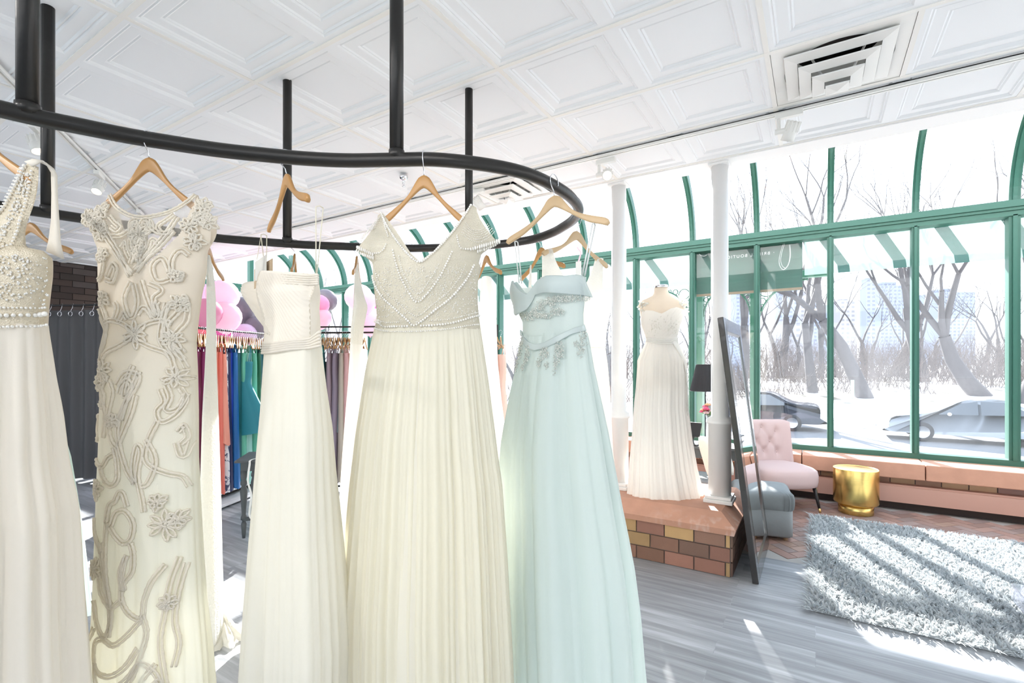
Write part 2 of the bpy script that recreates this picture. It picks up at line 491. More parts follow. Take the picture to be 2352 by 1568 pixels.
# far end glazing
def end_window(name, xx):
    w3 = struct(empty(name))
    for y in (4.25, 4.95, 5.75, 6.68):
        struct(MB().box((xx - .05, y - .04, .49), (xx + .05, y + .04, 3.9)).build('mullion', GREEN, w3))
    struct(MB().box((xx - .07, 4.2, 2.95), (xx + .09, YW, 3.1)).build('header', GREEN, w3))
    struct(MB().box((xx - .06, 4.2, .49), (xx + .06, YW, .56)).build('sill_frame', GREEN, w3))
    struct(MB().box((xx - .1, 4.2, 0), (xx + .1, YW, .49)).build('low_wall', SAND, w3))
    struct(MB().box((xx - .05, 4.2, 2.2), (xx + .05, YW, 2.27)).build('rail', GREEN, w3))
    struct(mesh('pane', [(xx, 4.2, .5), (xx, YW, .5), (xx, YW, 3.1), (xx, YW - .9, 4.0), (xx, 4.2, 4.3)], [(0, 1, 2, 3, 4)], GLASS, w3))
end_window('window_3', XL)
end_window('window_4', XR)
struct(MB().box((XL - .03, 4.35, 0), (XL + .09, 4.5, CZ)).build('trim_2', BLACK))

# ---- columns
def column(x, y, z0, name, label):
    t = thing(name, label, 'column', (x, y, z0))
    H = CZ - z0
    MB().lathe([(.0, .05), (.083, .05), (.083, .60), (.092, .603), (.096, .615), (.092, .63), (.088, .634), (.088, .645), (.063, .66), (.0625, H - .02), (.0, H - .02)], n=40).build('shaft', PAINT, t, smooth=True)
    bevel(MB().box((-.105, -.105, 0), (.105, .105, .03)).box((-.095, -.095, .03), (.095, .095, .055)).build('plinth', PAINT, t), .006, 2)
    bevel(MB().box((-.075, -.075, H - .03), (.075, .075, H - .012)).build('cap', PAINT, t), .004, 2)
column(-.635, 4.1, .43, 'column', 'white round column on the brick pedestal with the black mirror leaning on it')
column(-1.45, 4.1, .43, 'column', 'white round column on the brick pedestal between mint gown and dressed mannequin')

# ---- brick pedestal
ped = struct(MB().box((-2.6, 3.735, 0), (-.507, 4.6, .32)).build('wall_pedestal', MORTAR))
TB = [(.50, .32, .15), (.27, .145, .10), (.23, .135, .10), (.45, .29, .14), (.30, .17, .12), (.33, .165, .12)]
b = MB(); brick_wall(b, (-2.6, 3.735, 0), (1, 0, 0), 2.093, 0, .305, (0, -1, 0), TB, shift=.06, bw=.212, bh=.1017)
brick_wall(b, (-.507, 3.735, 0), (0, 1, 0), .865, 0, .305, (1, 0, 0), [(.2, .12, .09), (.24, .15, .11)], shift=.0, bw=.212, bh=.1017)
struct(b.build('brick_courses', BRICK, ped, cols=True))
X1, Y0, Y1, X0 = -.48, 3.70, 4.62, -2.65
vs = [(X0, Y0, .30), (X1, Y0, .30), (X1, Y1, .30), (X0, Y1, .30),
      (X0, Y0 - .012, .345), (X1 + .012, Y0 - .012, .345), (X1 + .012, Y1, .345), (X0, Y1, .345),
      (X0, Y0 + .115, .43), (X1 - .1, Y0 + .115, .43), (X1 - .1, Y1, .43), (X0, Y1, .43)]
fs = [(3, 2, 1, 0), (8, 9, 10, 11)]
for k in (0, 4):
    for a in range(4): fs.append((k + a, k + (a + 1) % 4, k + 4 + (a + 1) % 4, k + 4 + a))
struct(mesh('sandstone_cap', vs, fs, sand_stained(), ped))

# =================================================================== CEILING FIXTURES
def cell_centre(i, j): return GX + (i + .5) * TU, GY + (j + .5) * TU
def diffuser(i, j, label):
    x, y = cell_centre(i, j); t = thing('air_diffuser', label, 'vent', (x, y, CZ))
    vm = mat('vent_white', (.80, .80, .77), .45); h = TU / 2 - .014
    # frame plate with a round throat
    b = MB(); n = 40; vs = []; ri = .235
    for k in range(n):
        a = 2 * PI * k / n; c, s_ = math.cos(a), math.sin(a); m = max(abs(c), abs(s_))
        vs += [(h * c / m, h * s_ / m, 0), (ri * c * 1.03, ri * s_ * 1.03, .006), (ri * c, ri * s_, .05), (ri * c * .8, ri * s_ * .8, .10)]
    fs = []
    for k in range(n):
        k2 = (k + 1) % n
        for q in range(3): fs.append((k * 4 + q, k * 4 + q + 1, k2 * 4 + q + 1, k2 * 4 + q))
    b.add(vs, fs).build('frame', vm, t, smooth=False)
    MB().lathe([(.19, .10), (.19, .155), (0, .155)], n=32).build('duct', BLACK, t)
    for k, (r, z) in enumerate([(.235, -.012), (.172, -.048), (.112, -.084), (.052, -.12)]):
        r2 = (.172, .112, .052, .0)[k] + .004
        vs = []
        for (q, zz) in ((r, z + .004), (r - .002, z - .002), (r2, z - .014)):
            vs += [(-q, -q, zz), (q, -q, zz), (q, q, zz), (-q, q, zz)]
        fs = []
        for a in (0, 4):
            for q in range(4): fs.append((a + q, a + (q + 1) % 4, a + 4 + (q + 1) % 4, a + 4 + q))
        if k == 3: fs.append((11, 10, 9, 8))
        mesh('cone', vs, fs, vm, t)
    for a in range(4):
        s_ = MB()
        c, q = math.cos(a * PI / 2 + PI / 4), math.sin(a * PI / 2 + PI / 4)
        s_.tube([(c * .2, q * .2, .06), (c * .09, q * .09, -.07)], .006, 6)
        s_.build('brace', vm, t)
diffuser(2, 1, 'big square stepped air vent in the ceiling at upper right, above the window corner')
diffuser(-2, 2, 'square ceiling air vent half hidden behind the round end of the black rail')
diffuser(-11, 1, 'far ceiling air vent near the dark brick wall at left')

WARM = mat('lamp_reflector', (.95, .80, .66), .3, metal=.0, emit=(1, .72, .5, .35))
def downlight(p, label):
    t = thing('recessed_downlight', label, 'ceiling light', (p.x, p.y, CZ + .0))
    MB().lathe([(.098, .040), (.100, .034), (.078, .032), (.076, .04)], n=32).build('trim_ring', mat('trim_white', (.8, .79, .76), .4), t, smooth=True)
    MB().lathe([(.076, .038), (.070, .09), (.055, .135)], n=32).build('reflector', WARM, t, smooth=True)
    MB().ball((0, 0, .115), .048, 12, sz=(1, 1, .5)).build('bulb', mat('bulb', (1, .9, .8), .5, emit=(1, .84, .68, 6)), t, smooth=True)
    ld = bpy.data.lights.new('downlight_lamp', 'SPOT'); ld.energy = 14; ld.spot_size = 2.2; ld.spot_blend = .8; ld.color = (1, .87, .74); ld.shadow_soft_size = .05
    lo = bpy.data.objects.new('lamp', ld); C.objects.link(lo); lo.parent = t; lo.location = (0, 0, .03)
downlight(on_z(268, 236, CZ + .04), 'lit recessed downlight in ceiling at far left, above the front rail')
downlight(on_z(1411, 290, CZ + .04), 'lit recessed downlight in ceiling near the track by the windows')
downlight(on_z(827, 446, CZ + .04), 'small lit recessed downlight seen below the front rail')

TW = mat('track_white', (.80, .80, .77), .4)
def track(p0, p1, label):
    t = thing('light_track', label, 'light track'); p0 = Vector((p0.x, p0.y, CZ - .004)); p1 = Vector((p1.x, p1.y, CZ - .004))
    d = (p1 - p0); L = d.length; d.normalize(); M = Matrix.Translation(p0) @ Matrix(((d.x, -d.y, 0, 0), (d.y, d.x, 0, 0), (0, 0, 1, 0), (0, 0, 0, 1)))
    MB().box((0, -.018, -.022), (L, -.006, 0), M=M).box((0, .006, -.022), (L, .018, 0), M=M).box((0, -.018, -.006), (L, .018, 0), M=M).build('rail', TW, t)
    MB().box((0, -.0185, -.006), (L, -.0175, -.0035), M=M).build('slot', BLACK, t)
    return d
FRONT_FILL = 42.0
def spot(p, d, aim, label, lit=False, power=0.):
    """a white gimbal head under its adapter"""
    t = thing('track_spotlight', label, 'spotlight', (p.x, p.y, CZ - .026), math.atan2(d.y, d.x))
    bevel(MB().box((-.075, -.018, -.034), (.075, .018, 0)).build('adapter', TW, t), .003, 2)
    MB().tube([(-.055, 0, -.03), (-.055, 0, -.105)], .011, 10).tube([(-.075, 0, -.11), (-.02, 0, -.11)], .017, 14).build('arm', TW, t)
    Rm = Matrix.Rotation(-math.atan2(d.y, d.x), 3, 'Z'); ax = (Rm @ Vector(aim)).normalized()
    M = ax.to_track_quat('-Z', 'Y').to_matrix(); c = Vector((.012, 0, -.115))
    MB().lathe([(.0, .05), (.030, .048), (.034, .04), (.036, -.03), (.038, -.062), (.032, -.062), (.028, -.03)], c, 24, M=M).build('head', TW, t, smooth=True)
    f = MB()
    for k in range(10):
        a = 2 * PI * k / 10; q = Vector((math.cos(a) * .036, math.sin(a) * .036, 0))
        f.tube([M @ (q + Vector((0, 0, -.008))) + c, M @ (q + Vector((0, 0, .052))) + c], .0055, 6)
    f.build('fins', TW, t)
    MB().lathe([(0, -.05), (.030, -.052)], c, 20, M=M).build('lens', mat('lens_lit' if lit else 'lens', (1, .9, .75), .2, emit=(1, .8, .55, 14 if lit else .4)), t)
    if power:
        ld = bpy.data.lights.new('spot_lamp', 'SPOT'); ld.energy = power; ld.spot_size = 1.0 if power < 60 else 1.5; ld.spot_blend = .6; ld.color = (1, .975, .95); ld.shadow_soft_size = .03
        lo = bpy.data.objects.new('lamp', ld); C.objects.link(lo); lo.parent = t; lo.location = M @ Vector((0, 0, -.07)) + c; lo.rotation_euler = M.to_euler()
tp = on_z(1779, 266, CZ - .02); ty = tp.y
d1 = track(Vector((-5.2, ty, 0)), Vector((3.4, ty, 0)), 'long white light track running parallel to the windows')
spot(on_z(1812, 258, CZ - .03), d1, (-.35, .35, -.8), 'unlit white spotlight on the track below the big square vent')
spot(on_z(1392, 366, CZ - .03), d1, (.25, -.75, -.5), 'glowing white spotlight on the track beside the left white column', True, 20)
spot(on_z(1096, 436, CZ - .03), d1, (.2, .6, -.6), 'white spotlight on the track behind the cap-sleeve gown shoulder')
q0 = on_z(0, 163, CZ - .02); q1 = on_z(329, 497, CZ - .02); dd = (q0 - q1).normalized()
d2 = track(q1 - dd * .6, q0 + dd * 1.6, 'white light track running diagonally across the ceiling at left')
spot(on_z(228, 398, CZ - .03), d2, (.35, -.35, -.8), 'white spotlight on the diagonal track just above the lace gown', True, 18)
spot(on_z(84, 292, CZ - .03), d2, (.4, .1, -.9), 'white spotlight on the diagonal track beside the left hanging post', True, 18)
spot(on_z(322, 486, CZ - .03), d2, (.0, .6, -.6), 'small white spotlight at the far end of the diagonal track')

d3 = track(Vector((-4.2, -1.35, 0)), Vector((2.4, -1.35, 0)), 'added light track for the unseen fill spotlights behind the viewpoint')
for k, x in enumerate((-3.9, -2.6, -1.3, .0, 1.3)):  # unseen track and spots added to brighten the gown fronts
    aim = (Vector((-1.7 + .35 * k, 1.3, 1.1)) - Vector((x, -1.35, 2.95))).normalized()
    spot(Vector((x, -1.35, 0)), d3, aim, 'added unseen fill spotlight behind the viewpoint, number %s from the left, aimed at the gowns' % ('one', 'two', 'three', 'four', 'five')[k], True, FRONT_FILL)
def sprinkler(p, label):
    t = thing('fire_sprinkler', label, 'sprinkler', (p.x, p.y, CZ))
    MB().lathe([(.0, 0), (.036, 0), (.036, -.012), (.026, -.03), (.02, -.036), (.0, -.036)], n=24).build('escutcheon', CHROME, t, smooth=True)
    MB().lathe([(.009, -.036), (.009, -.055), (.004, -.06), (.004, -.085), (.014, -.088), (.0, -.09)], n=12).tube([(.012, 0, -.055), (.014, 0, -.07), (.003, 0, -.085)], .002, 5).tube([(-.012, 0, -.055), (-.014, 0, -.07), (-.003, 0, -.085)], .002, 5).build('nozzle', CHROME, t, smooth=True)
sprinkler(on_z(927, 404, CZ), 'chrome fire sprinkler hanging left of the middle gown hanger')
sprinkler(on_z(393, 484, CZ), 'small chrome fire sprinkler seen over the lace gown neckline')

# =================================================================== THE OVAL RAIL
RZ = 2.17; RR = .0225
near = [(-420, 160), (-260, 190), (-120, 221), (0, 250), (95, 272), (190, 291), (290, 311), (380, 326), (500, 344), (600, 355), (700, 364), (800, 368.5), (908, 367), (1000, 366.5), (1113, 378), (1200, 396), (1262, 421), (1310, 452), (1329, 480)]
far = [(1318, 503), (1293, 521), (1267, 535), (1225, 549), (1170, 558), (1100, 565), (1000, 569), (919, 570), (800, 566), (700, 562), (600, 555), (501, 547), (400, 533), (300, 518), (153, 496), (60, 482), (0, 473), (-100, 455), (-250, 428)]
rl = thing('garment_rail', 'big black steel oval rail hung from the ceiling, holding the bridal gowns', 'clothes rail')
pts = smoothpath([on_z(x, y, RZ) for x, y in near + far], 7)
MB().tube(pts, RR, 16, cap=True).build('rail', STEEL, rl, smooth=True)
def post(px, py, r, nm='post'):
    p = on_z(px, py, RZ)
    MB().tube([(p.x, p.y, RZ), (p.x, p.y, CZ + .03)], r, 16).tube([(p.x, p.y, RZ + .005), (p.x, p.y, RZ + .03)], r * 1.14, 16).build(nm, STEEL, rl, smooth=True)
post(64, 265, .0245); post(110, 489, .0245); post(660, 559, .0235); post(911, 367, .0225); post(1077, 567, .0225)

# =================================================================== HANGERS AND GOWNS
HTOP = [(0, -.051), (.024, -.059), (.044, -.080), (.071, -.111), (.104, -.133), (.15, -.151), (.20, -.167), (.219, -.177), (.225, -.19)]
HBOT = [(.214, -.199), (.19, -.190), (.137, -.171), (.05, -.119), (.015, -.099), (0, -.094)]
def hanger_wood_mesh(b, th=.006, n=5):
    top = [Vector((x, 0, z)) for x, z in HTOP]; bot = [Vector((x, 0, z)) for x, z in HBOT[::-1]]
    def resample(P, k):
        P = smoothpath(P, 6); d = [0]
        for a, c in zip(P[:-1], P[1:]): d.append(d[-1] + (c - a).length)
        out = []
        for i in range(k):
            s = d[-1] * i / (k - 1); j = max(0, min(len(P) - 2, next((q for q in range(len(d) - 1) if d[q + 1] >= s - 1e-9), len(P) - 2)))
            t = (s - d[j]) / max(1e-9, d[j + 1] - d[j]); out.append(P[j].lerp(P[j + 1], min(1, max(0, t))))
        return out
    K = 22; T = resample(top, K); B = resample(bot, K)
    for sgn in (1, -1):
        vs = []; fs = []
        for t, q in zip(T, B):
            m = (t + q) / 2; h = (t - q) / 2
            for a in range(10):
                an = 2 * PI * a / 10; ca, sa = math.cos(an), math.sin(an)
                ca = math.copysign(abs(ca) ** .5, ca); sa = math.copysign(abs(sa) ** .5, sa)
                v = m + h * ca; vs.append((sgn * v.x, th * sa, v.z))
        for i in range(K - 1):
            for a in range(10):
                a2 = (a + 1) % 10; f = (i * 10 + a, i * 10 + a2, (i + 1) * 10 + a2, (i + 1) * 10 + a); fs.append(f if sgn > 0 else f[::-1])
        fs.append(tuple((K - 1) * 10 + a for a in range(10)))
        b.add(vs, fs)
    return b
def hanger_hook(b, r=.0268, wr=.0019, turn=0.):
    P = []
    for k in range(13):
        a = math.radians(200 - 235 * k / 12)
        P.append(Vector((0, math.cos(a) * r * -1 * 1, math.sin(a) * r)))
    P = [Vector((p.x, -p.y, p.z)) for p in P][::-1] if False else P
    P += [Vector((0, -.016, -.024)), Vector((0, -.004, -.036)), Vector((0, 0, -.055))]
    return b.tube([Matrix.Rotation(turn, 3, 'Z') @ p for p in smoothpath(P, 2)], wr, 6)
def ang_of(phi):        # local X = right turned by phi so the right end comes nearer (phi > 0)
    a = RT * math.cos(phi) - FW * math.sin(phi); return math.atan2(a.y, a.x)
def make_hanger(px, phi, label, group=None, wood=WOOD, z=RZ, cy=None, d=None, tilt=0., sx=1.):
    H = on_z(px, cy, z) if cy else at_d(px, 0, d)
    H.z = z
    t = thing('wooden_hanger', label, 'hanger', H, ang_of(phi), group)
    if tilt: t.rotation_euler.y = tilt
    o = hanger_wood_mesh(MB()).build('shoulders', wood, t, smooth=True)
    for v in o.data.vertices:
        if sx != 1: v.co.x *= sx; v.co.z -= (1 - sx) * .22 * (v.co.x / .2) ** 2
    hanger_hook(MB()).build('hook', CHROME, t, smooth=True)
    return t

def interp(P, s, k=1):
    """P: list of (key, value...) sorted by key"""
    if s <= P[0][0]: return P[0][k]
    if s >= P[-1][0]: return P[-1][k]
    for a, c in zip(P[:-1], P[1:]):
        if s <= c[0]:
            t = (s - a[0]) / max(1e-9, c[0] - a[0]); t2 = t
            return a[k] + (c[k] - a[k]) * t2
class Frame:
    def __init__(s, px, cy, phi, z=RZ):
        s.H = on_z(px, cy, z); s.phi = phi; s.a = RT * math.cos(phi) - FW * math.sin(phi); s.n = Vector((-s.a.y, s.a.x, 0)); s.ang = ang_of(phi)
    def uz(s, px, py):
        r = ray(px, py); t = (s.H - O).dot(s.n) / r.dot(s.n); p = O + r * t
        return (p - s.H).dot(s.a), p.z - s.H.z
    def edge(s, P):       # pixel outline -> sorted (−z, u)
        q = [s.uz(x, y) for x, y in P]; q = sorted([(-z, u) for u, z in q]); return q
def foldfun(seed, comps):
    R = random.Random(seed); C_ = []
    for n, a, dr in comps:
        C_.append((n, a, R.uniform(0, PI), R.uniform(-dr, dr), R.uniform(.6, 1.6), R.uniform(0, 6)))
    def f(th, z):
        v = 0
        for n, a, ph, dr, w, p2 in C_:
            v += a * (abs(math.cos(n * th / 2 + ph + dr * z + .35 * math.sin(w * th + p2))) - 1)
        return v
    return f

class Gown:
    """L, R: silhouette edges in photo pixels; the garment is a real shell round its own vertical axis"""
    def __init__(s, name, label, px, cy, phi, L, R, rho, group=None, cat='wedding dress', z=RZ, uncorr=False):
        s.fr = Frame(px, cy, phi, z); s.L = s.fr.edge(L); s.R = s.fr.edge(R); s.rho = rho; s.phi = phi
        s.t = thing(name, label, cat, s.fr.H, s.fr.ang, group); s.uncorr = uncorr
    def row(s, z):
        l = interp(s.L, -z); r = interp(s.R, -z); return (l + r) / 2, (r - l) / 2
    def rhoz(s, z): return interp(s.rho, -z) if isinstance(s.rho, list) else s.rho
    def half(s, z, corr=True):
        """centre, half width and depth ratio of the section at z whose seen outline matches the traced edges"""
        if not hasattr(s, 'cache'): s.cache = {}
        k = round(z, 3)
        if k in s.cache: return s.cache[k]
        c, w = s.row(k); rh = s.rhoz(k); fr = s.fr
        def px(u, y):
            p = fr.H + fr.a * u + fr.n * y - O; return p.dot(RT) / p.dot(FW) * F
        tl, tr = px(c - w, 0), px(c + w, 0)
        for it in range(7):
            q = [px(c + w * math.cos(i * PI / 12), rh * w * math.sin(i * PI / 12)) for i in range(24)]
            mn, mx = min(q), max(q); du = (px(c + .01, 0) - px(c, 0)) / .01
            c += ((tl + tr) / 2 - (mn + mx) / 2) / du; w *= (tr - tl) / (mx - mn)
        s.cache[k] = (c, w, rh); return s.cache[k]
    def rhopx(s, P): s.rho = sorted([(-s.fr.uz(1176, py)[1], v) for py, v in P])
    def zof(s, py, px=None): return s.fr.uz(px if px else 1176, py)[1] if False else s.fr.uz(px or s.cxpx(), py)[1]
    def cxpx(s): return 1176 + (s.fr.H - O).dot(RT) / (s.fr.H - O).dot(FW) * F
    def skirt(s, y0, y1, m, comps, amp, N=260, M=56, name='skirt', seed=1, hem=.0, parent=None, wave=None):
        z0, z1 = s.zof(y0), s.zof(y1); f = foldfun(seed, comps); vs = []; fs = []; mean = .3 * sum(a for _, a, _ in comps)
        R = random.Random(seed + 5); hp = [R.uniform(0, 6) for _ in range(3)]
        for i in range(M + 1):
            t = i / M
            for j in range(N):
                th = 2 * PI * j / N
                zz = z0 + (z1 - z0) * t
                if hem: zz += t ** 6 * hem * (math.sin(3 * th + hp[0]) + .5 * math.sin(7 * th + hp[1]))
                c, w, rh = s.half(zz)
                A = interp(amp, t) if isinstance(amp, list) else amp * t
                k = (f(th, zz) + mean) * A
                ct, st = math.cos(th), math.sin(th)
                nx, ny = ct, st; x = c + w * ct + nx * k; y = rh * w * st + ny * k
                vs.append((x, y, zz))
        for i in range(M):
            for j in range(N):
                j2 = (j + 1) % N; fs.append((i * N + j, (i + 1) * N + j, (i + 1) * N + j2, i * N + j2))
        s.f = f; s.amp = amp; s.zr = (z0, z1)
        return mesh(name, vs, fs, m, parent or s.t, smooth=True)
    def fy(s, u, z, off=.0, side=-1):
        c, w, rh = s.half(z); q = max(-1, min(1, (u - c) / max(w, 1e-4)))
        return side * (rh * w * math.sqrt(max(0, 1 - q * q)) + off)
    def panel(s, neck, y1, m, side=-1, nu=90, nv=44, name='bodice', parent=None, off=0., fold=None, mats=None, mif=None, lower=None, thick=.0):
        """neck: upper edge (pixels, left to right); y1: lower row, or `lower` a pixel curve"""
        Nk = [s.fr.uz(x, y) for x, y in neck]; umin, umax = Nk[0][0], Nk[-1][0]
        for k in range(1, len(Nk)):
            if Nk[k][0] <= Nk[k - 1][0]: Nk[k] = (Nk[k - 1][0] + 1e-4, Nk[k][1])
        Lo = [s.fr.uz(x, y) for x, y in lower] if lower else None
        zb = s.zof(y1) if y1 else None
        vs = []; fs = []; mi = []
        for i in range(nu + 1):
            t = i / nu
            u0 = Nk[0][0] + (Nk[-1][0] - Nk[0][0]) * t; zt = interp(Nk, u0)
            for j in range(nv + 1):
                v = j / nv
                if Lo:
                    ul = Lo[0][0] + (Lo[-1][0] - Lo[0][0]) * t; zl = interp(Lo, ul)
                    z = zt + (zl - zt) * v; x = u0 + (ul - u0) * v
                else:
                    z = zt + (zb - zt) * v
                    c_, w_, _ = s.half(z); l = c_ - w_; r = c_ + w_
                    # columns start on the neckline and relax into the silhouette
                    q = (u0 - umin) / (umax - umin)
                    q0 = q
                    x = l + (r - l) * q if v > 0 else u0
                    b_ = min(1, v * 3.0); x = u0 * (1 - b_) + (l + (r - l) * q0) * b_ if True else x
                y = s.fy(x, z, off, side)
                if fold: y += fold(x, z) * side
                vs.append((x, y, z))
        for i in range(nu):
            for j in range(nv):
                a = i * (nv + 1) + j; f = (a, a + 1, a + nv + 2, a + nv + 1); fs.append(f if side < 0 else f[::-1])
                if mif:
                    p = vs[a]; mi.append(mif(p[0], p[2]))
        o = mesh(name, vs, fs, None if mats else m, parent or s.t, smooth=True, mats=mats, mi=mi if mif else None)
        if thick:
            sm = o.modifiers.new('cloth', 'SOLIDIFY'); sm.thickness = thick; sm.offset = 0
        return o
    def curve3(s, P, off=.004, n=6, side=-1):
        q = smoothpath([Vector((*s.fr.uz(x, y), 0)) for x, y in P], n) if len(P) > 2 else [Vector((*s.fr.uz(x, y), 0)) for x, y in P]
        return [Vector((p.x, s.fy(p.x, p.y, off, side), p.y)) for p in q]
    def beads(s, b, P, step=.008, r=.0032, off=.004, side=-1, sz=(1, 1, 1)):
        c = s.curve3(P, off, 8, side); acc = 0; nxt = 0
        for a, e in zip(c[:-1], c[1:]):
            l = (e - a).length
            while nxt <= acc + l and l > 0:
                p = a.lerp(e, (nxt - acc) / l); b.ball(p, r * rnd.uniform(.8, 1.2), 6, sz=sz); nxt += step
            acc += l
        return b

def cloth(name, col, tr=.45, rough=.75, bump=('noise', 260, .12), **k): return mat(name, col, rough, transl=tr, spec=.25, bump=bump, **k)
IVORY = cloth('ivory_chiffon', (.89, .868, .785), .38)
WCHIF = cloth('white_chiffon', (.93, .92, .89), .5)
IVORY2 = cloth('ivory_crepe', (.88, .835, .755), .38)
TULLE = cloth('ivory_tulle', (.91, .885, .785), .48)
WLACE = cloth('white_lace', (.90, .89, .84), .5, bump=('voro', 90, .5))
BEIGE = cloth('champagne_lining', (.85, .78, .67), .38)
BEADED = mat('beaded_cloth', (.70, .62, .47), .32, transl=.22, spec=.9, bump=('voro', 330, .45), var=.1)
BEADED2 = mat('beaded_silver_cloth', (.69, .65, .54), .3, transl=.38, spec=.9, bump=('voro', 300, .4), var=.1)
BEAD = mat('glass_bead', (.95, .93, .88), .10, spec=1.0, coat=.8, transl=.2)
def ombre(m, c0, c1, z0, z1):
    """the dyed lining fades from champagne at the bodice to ivory lower down"""
    nt = m.node_tree; N = nt.nodes; L = nt.links
    tc = N.new('ShaderNodeTexCoord'); sp = N.new('ShaderNodeSeparateXYZ'); L.new(tc.outputs['Object'], sp.inputs[0])
    mr = N.new('ShaderNodeMapRange'); mr.inputs['From Min'].default_value = z0; mr.inputs['From Max'].default_value = z1; L.new(sp.outputs['Z'], mr.inputs['Value'])
    mx = N.new('ShaderNodeMix'); mx.data_type = 'RGBA'; L.new(mr.outputs[0], mx.inputs['Factor']); mx.inputs['A'].default_value = (*c0, 1); mx.inputs['B'].default_value = (*c1, 1)
    for n in list(N):
        if n.type == 'BSDF_PRINCIPLED': L.new(mx.outputs['Result'], n.inputs['Base Color'])
        if n.type == 'BSDF_TRANSLUCENT': L.new(mx.outputs['Result'], n.inputs['Color'])
ombre(BEIGE, (.85, .78, .67), (.87, .86, .77), -.45, -1.0)
ROPE = mat('beaded_cord', (.93, .885, .79), .3, spec=.9, transl=.45, bump=('voro', 420, .3))
SHEER = mat('sheer_net', (.86, .82, .74), .8, transl=.4, alpha=.32)
MINT = cloth('mint_organza', (.715, .79, .765), .38)
MINTS = mat('mint_satin', (.62, .70, .69), .42, transl=.25, spec=.5, bump=('noise', 200, .06))
CORD = mat('clear_ribbon', (.85, .82, .70), .5, transl=.4)

# ---- gown 1: beaded tank gown at the left edge
h1 = make_hanger(-58, math.radians(12), 'brown wooden hanger at the left frame edge under the beaded tank gown', cy=236, sx=.86)
g = Gown('beaded_gown', 'champagne beaded tank gown with plain cream skirt, cut by the left frame edge', -58, 236, math.radians(12),
         [(-205, 388), (-190, 440), (-182, 530), (-215, 590), (-215, 640), (-208, 700), (-205, 755), (-215, 830), (-240, 950), (-265, 1150), (-300, 1400), (-330, 1700)],
         [(89, 388), (80, 440), (69, 484), (58, 530), (60, 566), (100, 572), (121, 590), (121, 631), (116, 679), (113, 710), (111, 748), (118, 800), (127, 872), (142, 960), (157, 1069), (179, 1186), (185, 1279), (191, 1421), (205, 1650)], .3)
g.rhopx([(380, .05), (450, .16), (560, .3), (750, .42), (1100, .6), (1650, .65)])
g.panel([(-190, 376), (-166, 376), (-130, 480), (-95, 570), (-60, 640), (-28, 570), (12, 480), (44, 420), (68, 376), (89, 384)], 752, BEADED)
g.panel([(-190, 376), (-166, 376), (-100, 620), (-20, 620), (68, 376), (89, 384)], 752, BEADED, side=1)
g.skirt(748, 1640, IVORY2, [(9, .5, .25), (17, .35, .2), (31, .15, .2)], [(0, .006), (.2, .03), (1, .06)], seed=4)
b = MB()
g.beads(b, [(66, 384), (40, 440), (10, 500), (-25, 575), (-60, 640)], .009, .0042)
g.beads(b, [(80, 395), (72, 440), (58, 500), (46, 560), (40, 600), (22, 650), (-10, 720)], .009, .0034)
g.beads(b, [(58, 390), (30, 450), (0, 512)], .009, .003)
g.beads(b, [(-200, 722), (-60, 732), (20, 730), (70, 728), (112, 720)], .013, .0058)
g.beads(b, [(-200, 750), (-60, 758), (20, 757), (70, 753), (112, 746)], .008, .0034)
g.beads(b, [(-200, 708), (-60, 714), (20, 712), (70, 711), (112, 706)], .008, .0030)
for k in range(420):
    px = rnd.uniform(-30, 112); py = rnd.uniform(590, 700)
    u, z = g.fr.uz(px, py); b.ball((u, g.fy(u, z, .002), z), rnd.uniform(.0016, .0034), 5)
for k in range(160):
    t = rnd.random(); px = rnd.uniform(0, 18) + 60 - 55 * t; py = 400 + 180 * t
    u, z = g.fr.uz(px, py); b.ball((u, g.fy(u, z, .002), z), rnd.uniform(.0016, .0034), 5)
b.build('beading', BEAD, g.t, smooth=True)
# strap passing over the hanger end and down the back
u0, z0 = g.fr.uz(100, 384); vs = []; P = [(72, 378, 89, 388), (84, 370, 104, 374), (98, 374, 114, 386), (104, 392, 115, 398), (101, 440, 112, 445), (96, 500, 112, 505), (88, 545, 113, 550), (80, 572, 119, 590)]
for k, (a, c, e, f_) in enumerate(P):
    yy = [-.012, -.006, .006, .012, .016, .02, .022, .024][k]
    for (x_, y_) in ((a, c), ((a + e) / 2, (c + f_) / 2), (e, f_)):
        u, z = g.fr.uz(x_, y_); vs.append((u, yy, z))
o = mesh('back_strap', vs, [(3 * k + q, 3 * k + 3 + q, 3 * k + 4 + q, 3 * k + 1 + q) for k in range(len(P) - 1) for q in (0, 1)], IVORY2, g.t, smooth=True)
sm = o.modifiers.new('s', 'SOLIDIFY'); sm.thickness = .004

# ---- gown 2: lace sheath with cap sleeves
make_hanger(343, 0, 'wooden hanger inside the embroidered lace sheath gown', cy=322, sx=.74)
g2 = Gown('lace_sheath_gown', 'long ivory sheath gown covered in beaded floral cord embroidery, sheer scoop yoke', 343, 322, 0,
          [(258, 447), (240, 455), (215, 470), (195, 487), (189, 507), (199, 522), (213, 545), (223, 570), (224, 640), (228, 690), (232, 730), (237, 760), (232, 800), (229, 850), (227, 940), (224, 1040), (220, 1113), (217, 1200), (213, 1300), (209, 1400), (202, 1514), (194, 1680)],
          [(445, 447), (470, 457), (495, 476), (508, 498), (513, 517), (503, 534), (488, 556), (477, 575), (474, 628), (464, 680), (457, 735), (452, 787), (455, 850), (457, 943), (457, 1049), (462, 1156), (467, 1262), (474, 1369), (487, 1497), (499, 1680)], .3)
g2.rhopx([(445, .03), (520, .16), (640, .34), (780, .42), (1000, .42), (1650, .5)])
NK2 = [(248, 449), (256, 446), (272, 469), (294, 487), (321, 500), (349, 503), (383, 496), (410, 484), (435, 463), (448, 446), (456, 449)]
